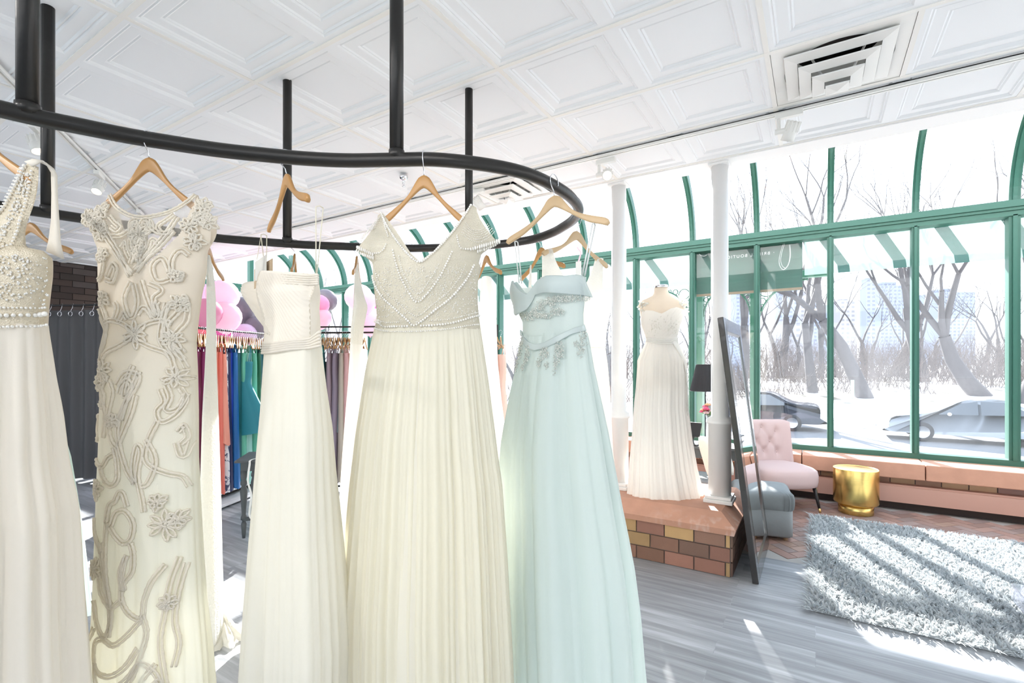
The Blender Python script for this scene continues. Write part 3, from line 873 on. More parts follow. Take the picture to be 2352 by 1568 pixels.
Vp = [g2.fr.uz(x, y) for x, y in [(250, 470), (266, 536), (300, 585), (338, 634), (385, 590), (428, 542), (446, 480), (452, 455)]]
def mif(u, z):
    if u <= Vp[0][0] or u >= Vp[-1][0]: return 0
    return 1 if z > interp(Vp, u) else 0
g2.panel(NK2, 790, None, nu=150, nv=90, mats=[BEIGE, SHEER], mif=mif)
g2.panel([(248, 449), (256, 446), (268, 520), (300, 600), (338, 690), (380, 600), (430, 520), (448, 446), (456, 449)], 790, BEIGE, side=1, nu=100)
g2.skirt(786, 1660, BEIGE, [(7, .5, .2), (15, .3, .2), (29, .12, .1)], [(0, .0), (.4, .006), (.7, .02), (1, .05)], seed=9, N=240)
# beaded cord embroidery lying on the gown front
def cord(b, P, r=.0042, off=.003, dbl=True, g=g2):
    c = g.curve3(P, off, 7)
    rs = [r * (1 + .22 * math.sin(i * 2.4)) for i in range(len(c))]
    b.tube(c, rs, 6)
    if dbl:
        c2 = []
        for i, p in enumerate(c):
            t = (c[min(i + 1, len(c) - 1)] - c[max(i - 1, 0)]); t = Vector((t.x, 0, t.z))
            if t.length < 1e-9: t = Vector((0, 0, 1))
            t.normalize(); nn = Vector((t.z, 0, -t.x)) * r * 2.3
            q = p + nn; c2.append(Vector((q.x, g.fy(q.x, q.z, off), q.z)))
        b.tube(c2, r * .8, 6)
def flower(b, px, py, R=26, n=8, g=g2):
    for k in range(n):
        a = 2 * PI * k / n + rnd.uniform(-.2, .2); q = R * rnd.uniform(.75, 1.15)
        c, s_ = math.cos(a), math.sin(a)
        P = [(px + c * 4, py + s_ * 4), (px + c * q * .6 - s_ * 5, py + s_ * q * .6 + c * 5), (px + c * q, py + s_ * q), (px + c * q * .6 + s_ * 5, py + s_ * q * .6 - c * 5), (px + c * 4, py + s_ * 4)]
        cord(b, P, .0034, .005, False, g)
    for k in range(9):
        u, z = g.fr.uz(px + rnd.uniform(-5, 5), py + rnd.uniform(-5, 5)); b.ball((u, g.fy(u, z, .008), z), .0036, 6)
b = MB()
half = [  # traced on the left half, mirrored where the pattern mirrors
    [(270, 640), (285, 610), (300, 625), (290, 655), (268, 650)],
    [(262, 545), (290, 580), (318, 612), (338, 634)], [(256, 512), (275, 548), (305, 590), (335, 640)],
    [(235, 600), (250, 590), (262, 610), (258, 640), (244, 650)],
    [(232, 705), (255, 735), (270, 760), (262, 800), (240, 830)], [(262, 705), (275, 740), (262, 790), (250, 815), (236, 850)],
    [(340, 765), (310, 748), (282, 742), (262, 748)], [(338, 782), (305, 800), (275, 812), (260, 828)],
    [(290, 735), (298, 712), (292, 700)], [(302, 742), (318, 720), (330, 735)],
    [(255, 880), (270, 905), (265, 935), (248, 925)], [(235, 1050), (262, 1060), (280, 1040), (300, 1030)],
    [(262, 1062), (272, 1085), (290, 1100), (305, 1088), (303, 1050), (295, 1020)],
    [(240, 1180), (250, 1215), (272, 1250)], [(268, 1230), (285, 1300), (300, 1360), (303, 1410), (285, 1435), (262, 1410), (245, 1360)],
]
for P in half:
    cord(b, P)
    if P[0][1] < 850: cord(b, [(2 * 341 - x, y - 6) for x, y in P])
other = [
    [(337, 655), (322, 690), (335, 730), (345, 700), (338, 660)], [(360, 650), (372, 690), (388, 730), (380, 690), (395, 672), (372, 660)],
    [(412, 700), (404, 740), (400, 780), (420, 820), (430, 870)], [(425, 706), (440, 680), (448, 700), (445, 740), (426, 775), (440, 810)],
    [(345, 840), (332, 870), (325, 905), (340, 880), (352, 850)], [(300, 880), (318, 855), (340, 850), (358, 862), (350, 890), (325, 930), (310, 985), (330, 1060), (352, 1095)],
    [(305, 900), (312, 880), (330, 868), (342, 885), (330, 920), (318, 960)], [(352, 905), (342, 945), (325, 985), (312, 1015)],
    [(282, 862), (268, 880), (262, 905), (275, 950), (270, 1000)], [(286, 870), (296, 900), (285, 950), (292, 1000), (310, 1020)],
    [(400, 890), (408, 920), (395, 940), (402, 960), (425, 945), (438, 915), (430, 890)], [(412, 880), (420, 910), (412, 935), (428, 930), (440, 900)],
    [(398, 960), (380, 1000), (372, 1040), (385, 1060), (415, 1075), (440, 1085), (452, 1110)], [(372, 1000), (388, 1030), (392, 1060), (378, 1100), (360, 1108)],
    [(345, 1100), (340, 1060), (346, 1020), (356, 1012), (364, 1030), (358, 1080), (368, 1130), (373, 1160)], [(426, 985), (440, 970), (448, 1000), (436, 1018)],
    [(330, 1150), (318, 1120), (306, 1140), (292, 1150), (285, 1185)], [(292, 1190), (305, 1160), (330, 1155), (350, 1185), (345, 1220), (325, 1230), (305, 1215), (290, 1195)],
    [(288, 1185), (284, 1230), (286, 1290), (295, 1340), (305, 1380), (300, 1430)], [(345, 1225), (352, 1250), (350, 1290), (330, 1320), (330, 1350), (345, 1375), (368, 1385), (372, 1350), (385, 1310), (410, 1275)],
    [(338, 1255), (325, 1290), (330, 1330), (322, 1300), (328, 1258)], [(375, 1380), (385, 1420), (375, 1470), (360, 1510), (335, 1550)],
    [(440, 1265), (425, 1320), (418, 1380), (412, 1440), (420, 1500), (430, 1560)], [(452, 1280), (440, 1340), (436, 1400), (445, 1450), (438, 1500)],
    [(372, 1395), (340, 1430), (310, 1450), (280, 1440), (262, 1455), (268, 1500), (300, 1510), (335, 1490), (362, 1450)],
    [(255, 1420), (240, 1450), (215, 1490)], [(265, 1490), (270, 1530), (300, 1540), (340, 1515), (370, 1480), (400, 1500), (420, 1540)],
    [(330, 1350), (300, 1370), (270, 1340), (262, 1300)], [(404, 1490), (380, 1520), (360, 1560)], [(385, 1540), (410, 1520), (425, 1560)],
    [(236, 950), (232, 990), (240, 1010)], [(430, 1010), (438, 1040), (446, 1010)],
]
for P in other: cord(b, P)
for (x, y, r_) in [(345, 770, 30), (262, 690, 20), (432, 700, 20), (418, 780, 24), (262, 850, 26), (425, 865, 26), (292, 960, 18), (410, 1190, 36), (245, 1115, 24), (250, 1290, 26), (432, 1180, 22), (430, 640, 16), (255, 590, 18), (395, 1140, 20), (240, 880, 20), (420, 1360, 18)]:
    flower(b, x, y, r_)
for (x, y) in [(232, 515), (250, 540), (215, 505), (470, 500), (450, 525), (488, 515), (460, 560), (244, 490), (472, 476)]:
    flower(b, x, y, 20, 9)
b.build('floral_embroidery', ROPE, g2.t, smooth=True)
b = MB()      # cords on the sheer yoke
cord(b, NK2[1:-1], .0034, .003, True)
for P in [[(270, 500), (285, 515), (300, 528), (288, 540), (272, 530)], [(275, 545), (300, 545), (322, 530), (330, 512)], [(300, 575), (312, 560), (318, 580), (330, 600)], [(330, 540), (326, 570), (336, 590), (332, 615)],
          [(343, 525), (338, 560), (343, 610)], [(318, 540), (322, 520), (335, 515), (340, 530)], [(352, 515), (362, 520), (358, 550), (350, 570)]]:
    cord(b, P, .0038, .003); cord(b, [(2 * 343 - x, y) for x, y in P], .0038, .003)
flower(b, 343, 545, 22); flower(b, 343, 585, 16)
b.build('yoke_embroidery', ROPE, g2.t, smooth=True)

# ---- gown 3: strapless draped chiffon, turned three-quarter on its hanger
PH3 = math.radians(50)
make_hanger(658, PH3, 'wooden hanger turned sideways holding the strapless chiffon gown by its loops', cy=363)
g3 = Gown('strapless_chiffon_gown', 'strapless ivory chiffon gown with draped pleated bodice, turned sideways on its hanger', 658, 363, PH3,
          [(606, 640), (599, 665), (598, 700), (604, 735), (611, 765), (606, 800), (603, 835), (598, 885), (592, 950), (581, 1074), (572, 1160), (564, 1241), (554, 1363), (546, 1440), (539, 1510), (520, 1556), (516, 1580), (510, 1620)],
          [(733, 628), (736, 660), (734, 700), (737, 760), (741, 820), (748, 898), (760, 1006), (767, 1143), (773, 1226), (782, 1363), (789, 1500), (794, 1620)], .3)
g3.rhopx([(620, .34), (780, .42), (1000, .5), (1620, .6)])
def pleat(x, z): return .0035 * abs(math.sin((z + .9 * abs(x - .02) + .2 * x) * 210)) + .02 * math.exp(-((x - .03) / .1) ** 2 - ((z + .43) / .07) ** 2)
g3.panel([(606, 640), (613, 631), (640, 629), (690, 628), (733, 628)], 802, IVORY2, fold=pleat, nu=100, nv=110)
g3.panel([(606, 640), (613, 634), (733, 630)], 802, IVORY2, side=1)
U_ = smoothpath([Vector((*g3.fr.uz(x, y), 0)) for x, y in [(550, 650), (562, 646), (585, 645), (612, 650)]], 5)
D_ = smoothpath([Vector((*g3.fr.uz(x, y), 0)) for x, y in [(568, 700), (582, 728), (596, 748), (614, 772)]], 5)
vs = []; fs = []; nv = 24
for a, c in zip(U_, D_):
    for j in range(nv + 1):
        p = a.lerp(c, j / nv); vs.append((p.x, .012 - .02 * math.sin(PI * j / nv) + .0022 * math.sin(j * 2.1), p.y))
for i in range(len(U_) - 1):
    for j in range(nv): a = i * (nv + 1) + j; fs.append((a, a + 1, a + nv + 2, a + nv + 1))
o = mesh('side_panel', vs, fs, IVORY2, g3.t, smooth=True); q = o.modifiers.new('s', 'SOLIDIFY'); q.thickness = .006
g3.skirt(797, 1600, IVORY, [(5, .6, .3), (9, .4, .3), (23, .12, .1)], [(0, .004), (.3, .03), (1, .085)], seed=13)
b = MB()
for k in range(5):     # gathered waist band
    c = g3.curve3([(611, 772 + k * 7), (640, 786 + k * 6), (680, 790 + k * 5), (712, 780 + k * 5), (738, 762 + k * 8)], .004, 6)
    b.tube(c, .0045, 6)
for k in range(5):
    c = g3.curve3([(612, 634 + k * 5), (650, 632 + k * 6), (700, 634 + k * 5), (733, 632 + k * 5)], .003, 6); b.tube(c, .0035, 6)
for k in range(6):
    c = g3.curve3([(610, 655 + k * 3), (622 + k * 3, 690 + k), (630 + k * 4, 725), (650 + k * 5, 760 + k * 2)], .003, 6); b.tube(c, .0035, 6)
b.build('draped_pleats', IVORY2, g3.t, smooth=True)
def loop(g, top, bot, dx, name='hanging_loop', m=CORD, r=.0016):
    b = MB(); u, z = g.fr.uz(*top); u2, z2 = g.fr.uz(*bot)
    b.tube([(u, -.010, z), (u2 - dx, g.fy(u2, z2) * .3, z2)], r, 6).tube([(u, .010, z), (u2 + dx, g.fy(u2, z2) * .1, z2)], r, 6).tube([(u, -.010, z), (u, 0, z + .004), (u, .010, z)], r, 6)
    return b.build(name, m, g.t, smooth=True)
loop(g3, (606, 540), (611, 632), .004); loop(g3, (734, 476), (727, 629), .004)
t = thing('price_tag', 'white paper price tag hanging over the strapless gown', 'tag', g3.fr.H, g3.fr.ang)
u, z = g3.fr.uz(606, 604); u1, z1 = g3.fr.uz(633, 634)
MB().box((u, -.03, z1), (u1, -.0285, z)).build('card', mat('paper', (.85, .84, .8), .7, transl=.2), t)
MB().tube([(u + .02, -.029, z - .003), (u + .005, -.018, z + .05), (u, -.01, z + .1)], .0011, 5).build('string', CORD, t)
t = thing('kraft_tag', 'brown card tag behind the white price tag', 'tag', g3.fr.H, g3.fr.ang)
u, z = g3.fr.uz(597, 620); u1, z1 = g3.fr.uz(640, 644)
MB().box((u, -.02, z1), (u1, -.018, z)).build('card', mat('kraft', (.55, .42, .28), .8), t)

# ---- gown 4: beaded cap-sleeve bodice, tulle skirt
make_hanger(974, 0, 'wooden hanger inside the V-neck beaded gown at the centre', cy=366, sx=.70)
g4 = Gown('cap_sleeve_gown', 'V-neck gown with pearl-beaded cap-sleeve bodice and full ivory tulle skirt', 974, 366, 0,
          [(876, 488), (862, 503), (846, 520), (832, 545), (822, 562), (820, 573), (840, 590), (856, 604), (857, 640), (862, 690), (866, 725), (861, 755), (852, 800), (843, 850), (832, 920), (820, 1000), (806, 1120), (796, 1241), (785, 1388), (783, 1500), (784, 1680)],
          [(1082, 469), (1100, 478), (1117, 492), (1130, 512), (1140, 533), (1148, 553), (1128, 568), (1105, 584), (1100, 605), (1106, 616), (1098, 645), (1097, 690), (1101, 735), (1106, 770), (1112, 810), (1119, 860), (1128, 930), (1140, 1030), (1152, 1120), (1163, 1290), (1173, 1500), (1180, 1680)], .3)
g4.rhopx([(470, .03), (530, .14), (600, .3), (755, .42), (1000, .6), (1650, .65)])
NK4 = [(868, 494), (878, 488), (890, 503), (905, 523), (925, 550), (950, 588), (971, 608), (1000, 586), (1030, 552), (1055, 512), (1070, 487), (1082, 470), (1094, 476)]
g4.panel(NK4, 757, BEADED2, nu=140, nv=70)
g4.panel([(868, 494), (878, 488), (900, 560), (930, 640), (968, 690), (1010, 640), (1060, 540), (1082, 470), (1094, 476)], 757, BEADED2, side=1, nu=110)
g4.skirt(755, 1660, TULLE, [(38, .35, .1), (61, .3, .1), (11, .5, .3)], [(0, .004), (.1, .015), (.5, .03), (1, .05)], seed=21, N=520, M=50)
g4.skirt(752, 1655, IVORY, [(8, .6, .3)], [(0, .012), (.5, .03), (1, .05)], seed=22, N=120, M=30, name='lining')
lin = g4.t.children[-1] if g4.t.children[-1].name.startswith('lining') else [o for o in g4.t.children if o.name.startswith('lining')][0]
for v in lin.data.vertices: v.co.x = (v.co.x + .004) * .965 - .004; v.co.y *= .93; v.co.z -= .02
def c4(P): return [(800 + x / 4.355, 440 + y / 4.355) for x, y in P]
b = MB()
g4.beads(b, c4([(330, 215), (410, 370), (520, 530), (640, 670), (745, 738), (860, 660), (1000, 510), (1120, 330), (1230, 135)]), .0075, .004)
g4.beads(b, c4([(480, 620), (510, 740), (560, 880), (640, 1030), (725, 1130), (830, 1040), (930, 900), (1000, 760), (1060, 620)]), .0085, .0036)
g4.beads(b, c4([(540, 680), (600, 880), (725, 1050), (830, 940), (930, 760)]), .007, .0022)
g4.beads(b, c4([(250, 850), (290, 960), (380, 1080), (500, 1185), (620, 1290), (700, 1355), (800, 1290), (900, 1205), (1020, 1110), (1120, 1000), (1210, 870), (1270, 740)]), .0085, .004)
g4.beads(b, c4([(280, 800), (330, 920), (430, 1050), (560, 1150), (720, 1265), (880, 1150), (1020, 1030), (1130, 880), (1190, 740)]), .007, .0022)
g4.beads(b, c4([(265, 1300), (330, 1320), (390, 1360), (500, 1362), (655, 1362)]), .0085, .0038)
g4.beads(b, c4([(770, 1358), (900, 1352), (1050, 1330), (1180, 1290), (1312, 1240)]), .0085, .0038)
g4.beads(b, c4([(262, 1365), (420, 1405), (700, 1412), (1000, 1390), (1312, 1330)]), .007, .0028)
g4.beads(b, c4([(262, 1280), (420, 1320), (560, 1322)]), .007, .0022); g4.beads(b, c4([(850, 1308), (1050, 1290), (1312, 1210)]), .007, .0022)
for P in [[(92, 560), (170, 600), (275, 650)], [(88, 590), (170, 640), (275, 680)], [(1235, 600), (1380, 550), (1515, 492)], [(1300, 610), (1420, 560), (1520, 500)]]:
    g4.beads(b, c4(P), .0075, .0044, sz=(.7, .7, 1.5))
for P in [[(275, 640), (340, 640), (395, 600), (418, 540)], [(1100, 470), (1120, 560), (1150, 598), (1235, 600)], [(340, 230), (390, 380), (430, 480)]]:
    g4.beads(b, c4(P), .0075, .003)
for k in range(6):      # scalloped rows on the cap sleeves
    q = k * 26
    g4.beads(b, c4([(330 - q * .4, 250 + q), (260 - q * .6, 330 + q * .9), (190 - q * .3, 420 + q * .7), (150 - q * .2, 440 + q * .8)]), .0055, .0017)
    g4.beads(b, c4([(1180 - q * .3, 330 + q), (1240 + q * .4, 400 + q), (1330 + q * .6, 400 + q * .6), (1400 + q * .5, 330 + q * .6)]), .0055, .0017)
for k in range(700):
    px = rnd.uniform(866, 1096); py = rnd.uniform(620, 745)
    u, z = g4.fr.uz(px, py); b.ball((u, g4.fy(u, z, .0015), z), rnd.uniform(.0012, .0024), 5)
b.build('pearl_beading', BEAD, g4.t, smooth=True)

# ---- gown 5: mint gown with folded collar
PH5 = math.radians(38)
make_hanger(1273, PH5, 'pale wooden hanger at the rail end with the mint gown hanging from its loops', cy=417, wood=WOODP)
g5 = Gown('mint_gown', 'pale mint organza ball gown with folded satin collar, waistband and silver flower sequins', 1273, 417, PH5,
          [(1180, 653), (1179, 690), (1190, 720), (1200, 740), (1201, 775), (1194, 805), (1183, 850), (1172, 905), (1155, 1006), (1148, 1100), (1142, 1300), (1150, 1650)],
          [(1346, 634), (1344, 680), (1340, 720), (1341, 752), (1349, 765), (1353, 785), (1361, 840), (1374, 905), (1391, 991), (1406, 1081), (1421, 1172), (1434, 1242), (1447, 1322), (1459, 1433), (1466, 1544), (1474, 1650)], .3)
g5.rhopx([(630, .4), (760, .45), (1000, .55), (1650, .6)])
NK5 = [(1180, 655), (1190, 651), (1203, 650), (1214, 660), (1226, 674), (1238, 682), (1250, 668), (1264, 650), (1285, 641), (1320, 639), (1335, 634), (1347, 636)]
g5.panel(NK5, 772, MINT, nu=90)
g5.panel([(1180, 660), (1347, 640)], 772, MINT, side=1)
g5.panel(NK5, None, MINTS, lower=[(1178, 690), (1184, 706), (1198, 722), (1212, 728), (1235, 716), (1246, 698), (1256, 682), (1280, 678), (1320, 679), (1345, 680), (1366, 684)], off=.02, name='collar', nu=60, nv=14,
         fold=lambda x, z: .010 * math.sin(x * 40) + .006 * math.sin(z * 60), thick=.005)
g5.panel([(1197, 757), (1215, 772), (1235, 786), (1255, 792), (1275, 788), (1300, 773), (1325, 758), (1344, 745)], None, MINTS, lower=[(1197, 770), (1215, 785), (1232, 800), (1254, 806), (1280, 800), (1305, 786), (1328, 769), (1349, 759)], off=.006, name='waistband', nu=50, nv=6, thick=.004)
g5.skirt(766, 1640, MINT, [(7, .7, .35), (12, .4, .3), (27, .1, .1)], [(0, .012), (.25, .04), (1, .1)], seed=33, N=280)
b = MB()
def sequins(b, g, cx, cy, rx, ry, n, off=.005):
    for k in range(n):
        a = rnd.uniform(0, 2 * PI); q = rnd.random() ** .6
        u, z = g.fr.uz(cx + rx * q * math.cos(a), cy + ry * q * math.sin(a)); p = Vector((u, g.fy(u, z, off), z))
        for j in range(4):
            an = rnd.uniform(0, 2 * PI); l = rnd.uniform(.003, .006)
            b.tube([p, p + Vector((math.cos(an) * l, -.002, math.sin(an) * l))], [.0012, .0005], 4)
        b.ball(p, .0018, 5)
for (cx, cy, rx, ry, n) in [(1193, 700, 12, 12, 60), (1235, 728, 26, 10, 90), (1262, 718, 16, 12, 60), (1282, 700, 24, 10, 90), (1310, 690, 30, 8, 110), (1340, 686, 18, 6, 50), (1300, 718, 16, 8, 50), (1275, 728, 24, 6, 60),
                            (1212, 800, 10, 26, 80), (1207, 835, 5, 20, 30), (1236, 815, 6, 22, 40), (1228, 840, 4, 12, 16), (1278, 812, 10, 14, 60), (1268, 832, 6, 10, 24), (1284, 838, 5, 8, 20), (1308, 808, 10, 24, 90), (1303, 840, 4, 22, 30), (1338, 790, 4, 8, 12), (1346, 790, 6, 34, 70)]:
    sequins(b, g5, cx, cy, rx, ry, n, .008)
b.build('silver_sequins', mat('silver_sequin', (.72, .75, .70), .2, metal=.5, spec=1), g5.t, smooth=True)
loop(g5, (1186, 556), (1198, 651), .003, m=mat('white_ribbon', (.85, .87, .86), .5, transl=.3), r=.0022); loop(g5, (1364, 515), (1341, 634), .004, m=MATS['white_ribbon'], r=.003)
t = thing('paper_tag', 'small white tag tied with pink string above the mint gown', 'tag', g5.fr.H, g5.fr.ang)
u, z = g5.fr.uz(1338, 615); MB().box((u - .010, -.03, z - .03), (u + .012, -.029, z + .018)).build('card', MATS['paper'], t)
MB().tube([(u, -.029, z + .015), (u + .006, -.02, z + .05), (u - .01, -.02, z + .07)], .003, 6).build('string', mat('pink_string', (.8, .6, .66), .7), t)

# ---- gowns on the far side of the rail
def edge_gown(name, label, px, cy, L, R, m, deep=.17, comps=((6, .5, .2), (13, .3, .2)), amp=.03, y0=None, y1=None, hanger=True, phi=math.radians(78), group=None, seed=3, mb=None, ysplit=None):
    g = Gown(name, label, px, cy, 0., L, R, 1.0, group)
    for k, (mz, u) in enumerate(g.L): pass
    g.rho = [(mz, deep * (.55 + .6 * k / max(1, len(g.L) - 1)) / max(.012, (interp(g.R, mz) - u) / 2)) for k, (mz, u) in enumerate(g.L)]
    y0 = y0 or min(p[1] for p in L); y1 = y1 or max(p[1] for p in L)
    if ysplit:
        g.skirt(y0, ysplit, mb or m, comps, [(0, .0), (1, amp * .3)], N=90, M=24, name='bodice', seed=seed)
        g.skirt(ysplit - 1, y1, m, comps, [(0, amp * .3), (1, amp)], N=140, M=36, seed=seed)
    else: g.skirt(y0, y1, m, comps, [(0, .0), (.3, amp * .4), (1, amp)], N=140, M=44, seed=seed)
    if hanger: make_hanger(px, phi, 'wooden hanger seen edge-on above the ' + hanger, cy=cy)
    return g
g10 = edge_gown('white_lace_gown', 'narrow white lace gown seen edge-on with its train lying on the floor', 478, 543,
    [(474, 585), (474, 640), (474, 700), (474, 760), (470, 850), (464, 950), (461, 1050), (458, 1150), (461, 1250), (466, 1380), (472, 1440), (480, 1498)],
    [(483, 585), (492, 630), (496, 680), (496, 740), (498, 850), (502, 950), (505, 1050), (508, 1150), (511, 1300), (514, 1380), (512, 1420), (512, 1496)], WLACE, hanger='narrow white lace gown', amp=.012, ysplit=1395)
b = MB()
for k in range(3):
    x = 478 + 5 * k; p = g10.fr.uz(x, 590); q = g10.fr.uz(x - 2 + k * 3, 660)
    b.tube([(p[0], -.02 * k, p[1]), (q[0], -.03, q[1])], .004, 6)
b.build('straps', WLACE, g10.t, smooth=True)
def train(p, r, label):
    b = MB(); vs = []; fs = []; n = 30; m_ = 14
    f = foldfun(3, [(9, 1., 0), (15, .5, 0), (24, .3, 0)])
    for i in range(m_ + 1):
        t = i / m_
        for j in range(n * 3):
            th = 2 * PI * j / (n * 3); rr = r * t * (1 + .25 * f(th, 0))
            h = .11 * (1 - t) ** 1.2 + .03 * abs(math.sin(th * 6 + t * 7)) * (1 - t * .6) + .012 * math.sin(th * 11 + t * 18) * (1 - t) + .006
            vs.append((rr * math.cos(th) * 1.0, rr * math.sin(th) * .8, max(.004, h)))
    N = n * 3
    for i in range(m_):
        for j in range(N):
            j2 = (j + 1) % N; fs.append((i * N + j, (i + 1) * N + j, (i + 1) * N + j2, i * N + j2))
    o = mesh('train', vs, fs, IVORY, None, smooth=True); return o
pt = on_z(508, 1468, 0)
tr = train(pt, .17, ''); tr.parent = g10.t; tr.matrix_parent_inverse = (Matrix.Translation(g10.fr.H) @ Matrix.Rotation(g10.fr.ang, 4, 'Z')).inverted(); tr.location = pt
g9 = edge_gown('white_tank_gown', 'slim white gown with lace bodice seen edge-on left of the cap-sleeve gown', 820, 567,
    [(818, 603), (814, 640), (812, 700), (806, 760), (805, 792), (800, 880), (790, 1000), (780, 1130), (774, 1250), (768, 1400)],
    [(822, 603), (827, 640), (838, 682), (845, 702), (836, 745), (832, 792), (839, 850), (852, 1000), (870, 1200), (880, 1400)], WCHIF, hanger='slim white tank gown', ysplit=792, mb=WLACE)
g8 = edge_gown('white_chiffon_gown', 'white chiffon gown seen edge-on between the cap-sleeve gown and the mint gown', 1117, 565,
    [(1106, 640), (1102, 680), (1100, 760), (1098, 850), (1080, 1000), (1060, 1250)],
    [(1130, 655), (1139, 690), (1141, 760), (1143, 830), (1152, 920), (1168, 1040), (1185, 1250)], WCHIF, hanger='white chiffon gown', phi=math.radians(66))
g7 = edge_gown('white_strap_gown', 'white gown hanging behind the mint gown, only its straps showing', 1243, 546,
    [(1205, 690), (1206, 760), (1200, 900), (1190, 1100)], [(1275, 690), (1280, 760), (1290, 900), (1310, 1100)], WCHIF, hanger='mint gown, holding white straps', phi=math.radians(62))
loop(g7, (1219, 612), (1216, 692), .008, m=WCHIF, r=.005); loop(g7, (1243, 640), (1246, 692), .008, m=WCHIF, r=.005)
edge_gown('cream_gown', 'cream gown hidden behind the strapless chiffon gown, on the far side of the rail', 677, 561,
    [(640, 660), (630, 800), (612, 1050), (598, 1380)], [(700, 660), (712, 800), (735, 1050), (760, 1380)], IVORY2, hanger='strapless gown', phi=math.radians(70))
edge_gown('ivory_gown', 'ivory gown hidden behind the cap-sleeve gown, only its hook shows on the far rail', 940, 568,
    [(900, 660), (880, 760), (850, 1000), (835, 1400)], [(985, 660), (1005, 760), (1035, 1000), (1060, 1400)], IVORY2, hanger='hidden ivory gown behind the cap-sleeve gown', phi=math.radians(60))
# sleeveless lace gown behind the mint gown
PH6 = math.radians(-40)
make_hanger(1325, PH6, 'pale wooden hanger holding the sleeveless lace gown behind the mint gown', cy=505, wood=WOODP)
g6 = Gown('sleeveless_lace_gown', 'white sleeveless lace gown hanging just behind the mint gown', 1325, 505, PH6,
    [(1245, 580), (1245, 640), (1240, 700), (1252, 780), (1258, 800), (1250, 900), (1240, 1050), (1230, 1350)],
    [(1386, 593), (1383, 620), (1384, 658), (1394, 682), (1405, 702), (1399, 730), (1393, 760), (1390, 798), (1396, 840), (1402, 905), (1408, 1031), (1421, 1132), (1431, 1222), (1445, 1350)], .3)
g6.rhopx([(580, .05), (640, .2), (700, .32), (800, .4), (1350, .6)])
g6.panel([(1245, 582), (1256, 573), (1266, 571), (1275, 605), (1288, 645), (1320, 660), (1343, 645), (1358, 620), (1369, 596), (1378, 592), (1386, 594)], 800, WLACE, nu=80)
g6.panel([(1245, 582), (1266, 571), (1285, 680), (1345, 690), (1369, 596), (1386, 594)], 800, WLACE, side=1)
g6.skirt(796, 1340, TULLE, [(9, .5, .2), (21, .3, .1)], [(0, .004), (1, .05)], seed=41)
# pale green skirt behind the beaded gown
g12 = Gown('pale_green_gown', 'pale green gown hanging behind the beaded gown, its skirt edge showing', 70, 484, 0,
    [(20, 640), (20, 800), (-20, 1000), (-60, 1400)], [(98, 640), (105, 800), (150, 1000), (166, 1050), (180, 1130), (196, 1230), (208, 1330), (216, 1402)], .35)
g12.skirt(640, 1410, cloth('pale_green_chiffon', (.72, .82, .76), .5), [(7, .5, .3), (15, .3, .2)], [(0, .01), (1, .05)], seed=51)
make_hanger(70, math.radians(10), 'wooden hanger of the pale green gown behind the beaded bodice', cy=484)

# =================================================================== MANNEQUIN ON THE PEDESTAL
gm = Gown('draped_chiffon_gown', 'ivory draped chiffon gown with lace cap sleeves dressed on the mannequin', 1520, 657, 0,
    [(1466, 694), (1470, 716), (1473, 747), (1483, 774), (1484, 783), (1472, 808), (1464, 828), (1464, 841), (1461, 889), (1457, 927), (1452, 1000), (1447, 1060), (1444, 1110), (1441, 1138)],
    [(1580, 692), (1576, 715), (1563, 745), (1556, 774), (1557, 785), (1570, 812), (1577, 826), (1577, 841), (1580, 889), (1581, 938), (1590, 1010), (1601, 1075), (1612, 1118), (1617, 1134)], .55, z=2.14)
gm.rhopx([(690, .42), (715, .6), (745, .72), (780, .66), (840, .62), (1000, .62), (1140, .68)])
CH = cloth('mannequin_chiffon', (.91, .90, .86), .35)
gm.panel([(1472, 716), (1480, 714), (1492, 716), (1504, 721), (1510, 723), (1518, 719), (1530, 712), (1545, 708), (1556, 711), (1574, 716)], 778, CH, nu=70, nv=44,
         fold=lambda x, z: .003 * abs(math.sin((z * 1.0 - x * 1.2) * 95)) if x > -.02 else .001)
gm.panel([(1472, 716), (1574, 716)], 778, CH, side=1)
gm.skirt(776, 1140, CH, [(11, .5, .15), (19, .35, .1), (37, .25, .05)], [(0, .006), (.2, .014), (.6, .02), (1, .045)], seed=61, N=300, hem=.02)
b = MB()
for k in range(4): b.tube(gm.curve3([(1484, 776 + k * 3), (1505, 780 + k * 3), (1530, 781 + k * 3), (1556, 776 + k * 3)], .004, 6), .006, 6)
for k in range(9):   # drape across the right hip
    b.tube(gm.curve3([(1538 + k, 786), (1552 + k * 1.5, 812 + k * 2), (1566 + k * .8, 838 + k * 5), (1572, 872 + k * 10)], .003, 6), .006, 6)
b.build('waist_drape', CH, gm.t, smooth=True)
b = MB()
for sgn, pts in ((1, [(1552, 686), (1562, 690), (1572, 694), (1578, 700), (1556, 700), (1566, 708), (1576, 712), (1558, 690), (1568, 702)]), (-1, [(1470, 694), (1474, 702), (1468, 706), (1478, 698), (1473, 712), (1471, 699)])):
    for (x, y) in pts:
        for k in range(5):
            u, z = gm.fr.uz(x + rnd.uniform(-4, 4), y + rnd.uniform(-4, 4)); b.ball((u, gm.fy(u, z, .006), z), rnd.uniform(.006, .012), 6, sz=(1, .5, .8))
    b.build('shoulder_lace', WLACE, gm.t, smooth=True); b = MB()
for k in range(110):
    x = rnd.gauss(1536, 10) if k % 2 else rnd.gauss(1497, 8); y = rnd.gauss(754, 11)
    u, z = gm.fr.uz(x, y); b.ball((u, gm.fy(u, z, .002), z), rnd.uniform(.003, .006), 5, sz=(1, .4, 1))
b.build('lace_applique', WLACE, gm.t, smooth=True)
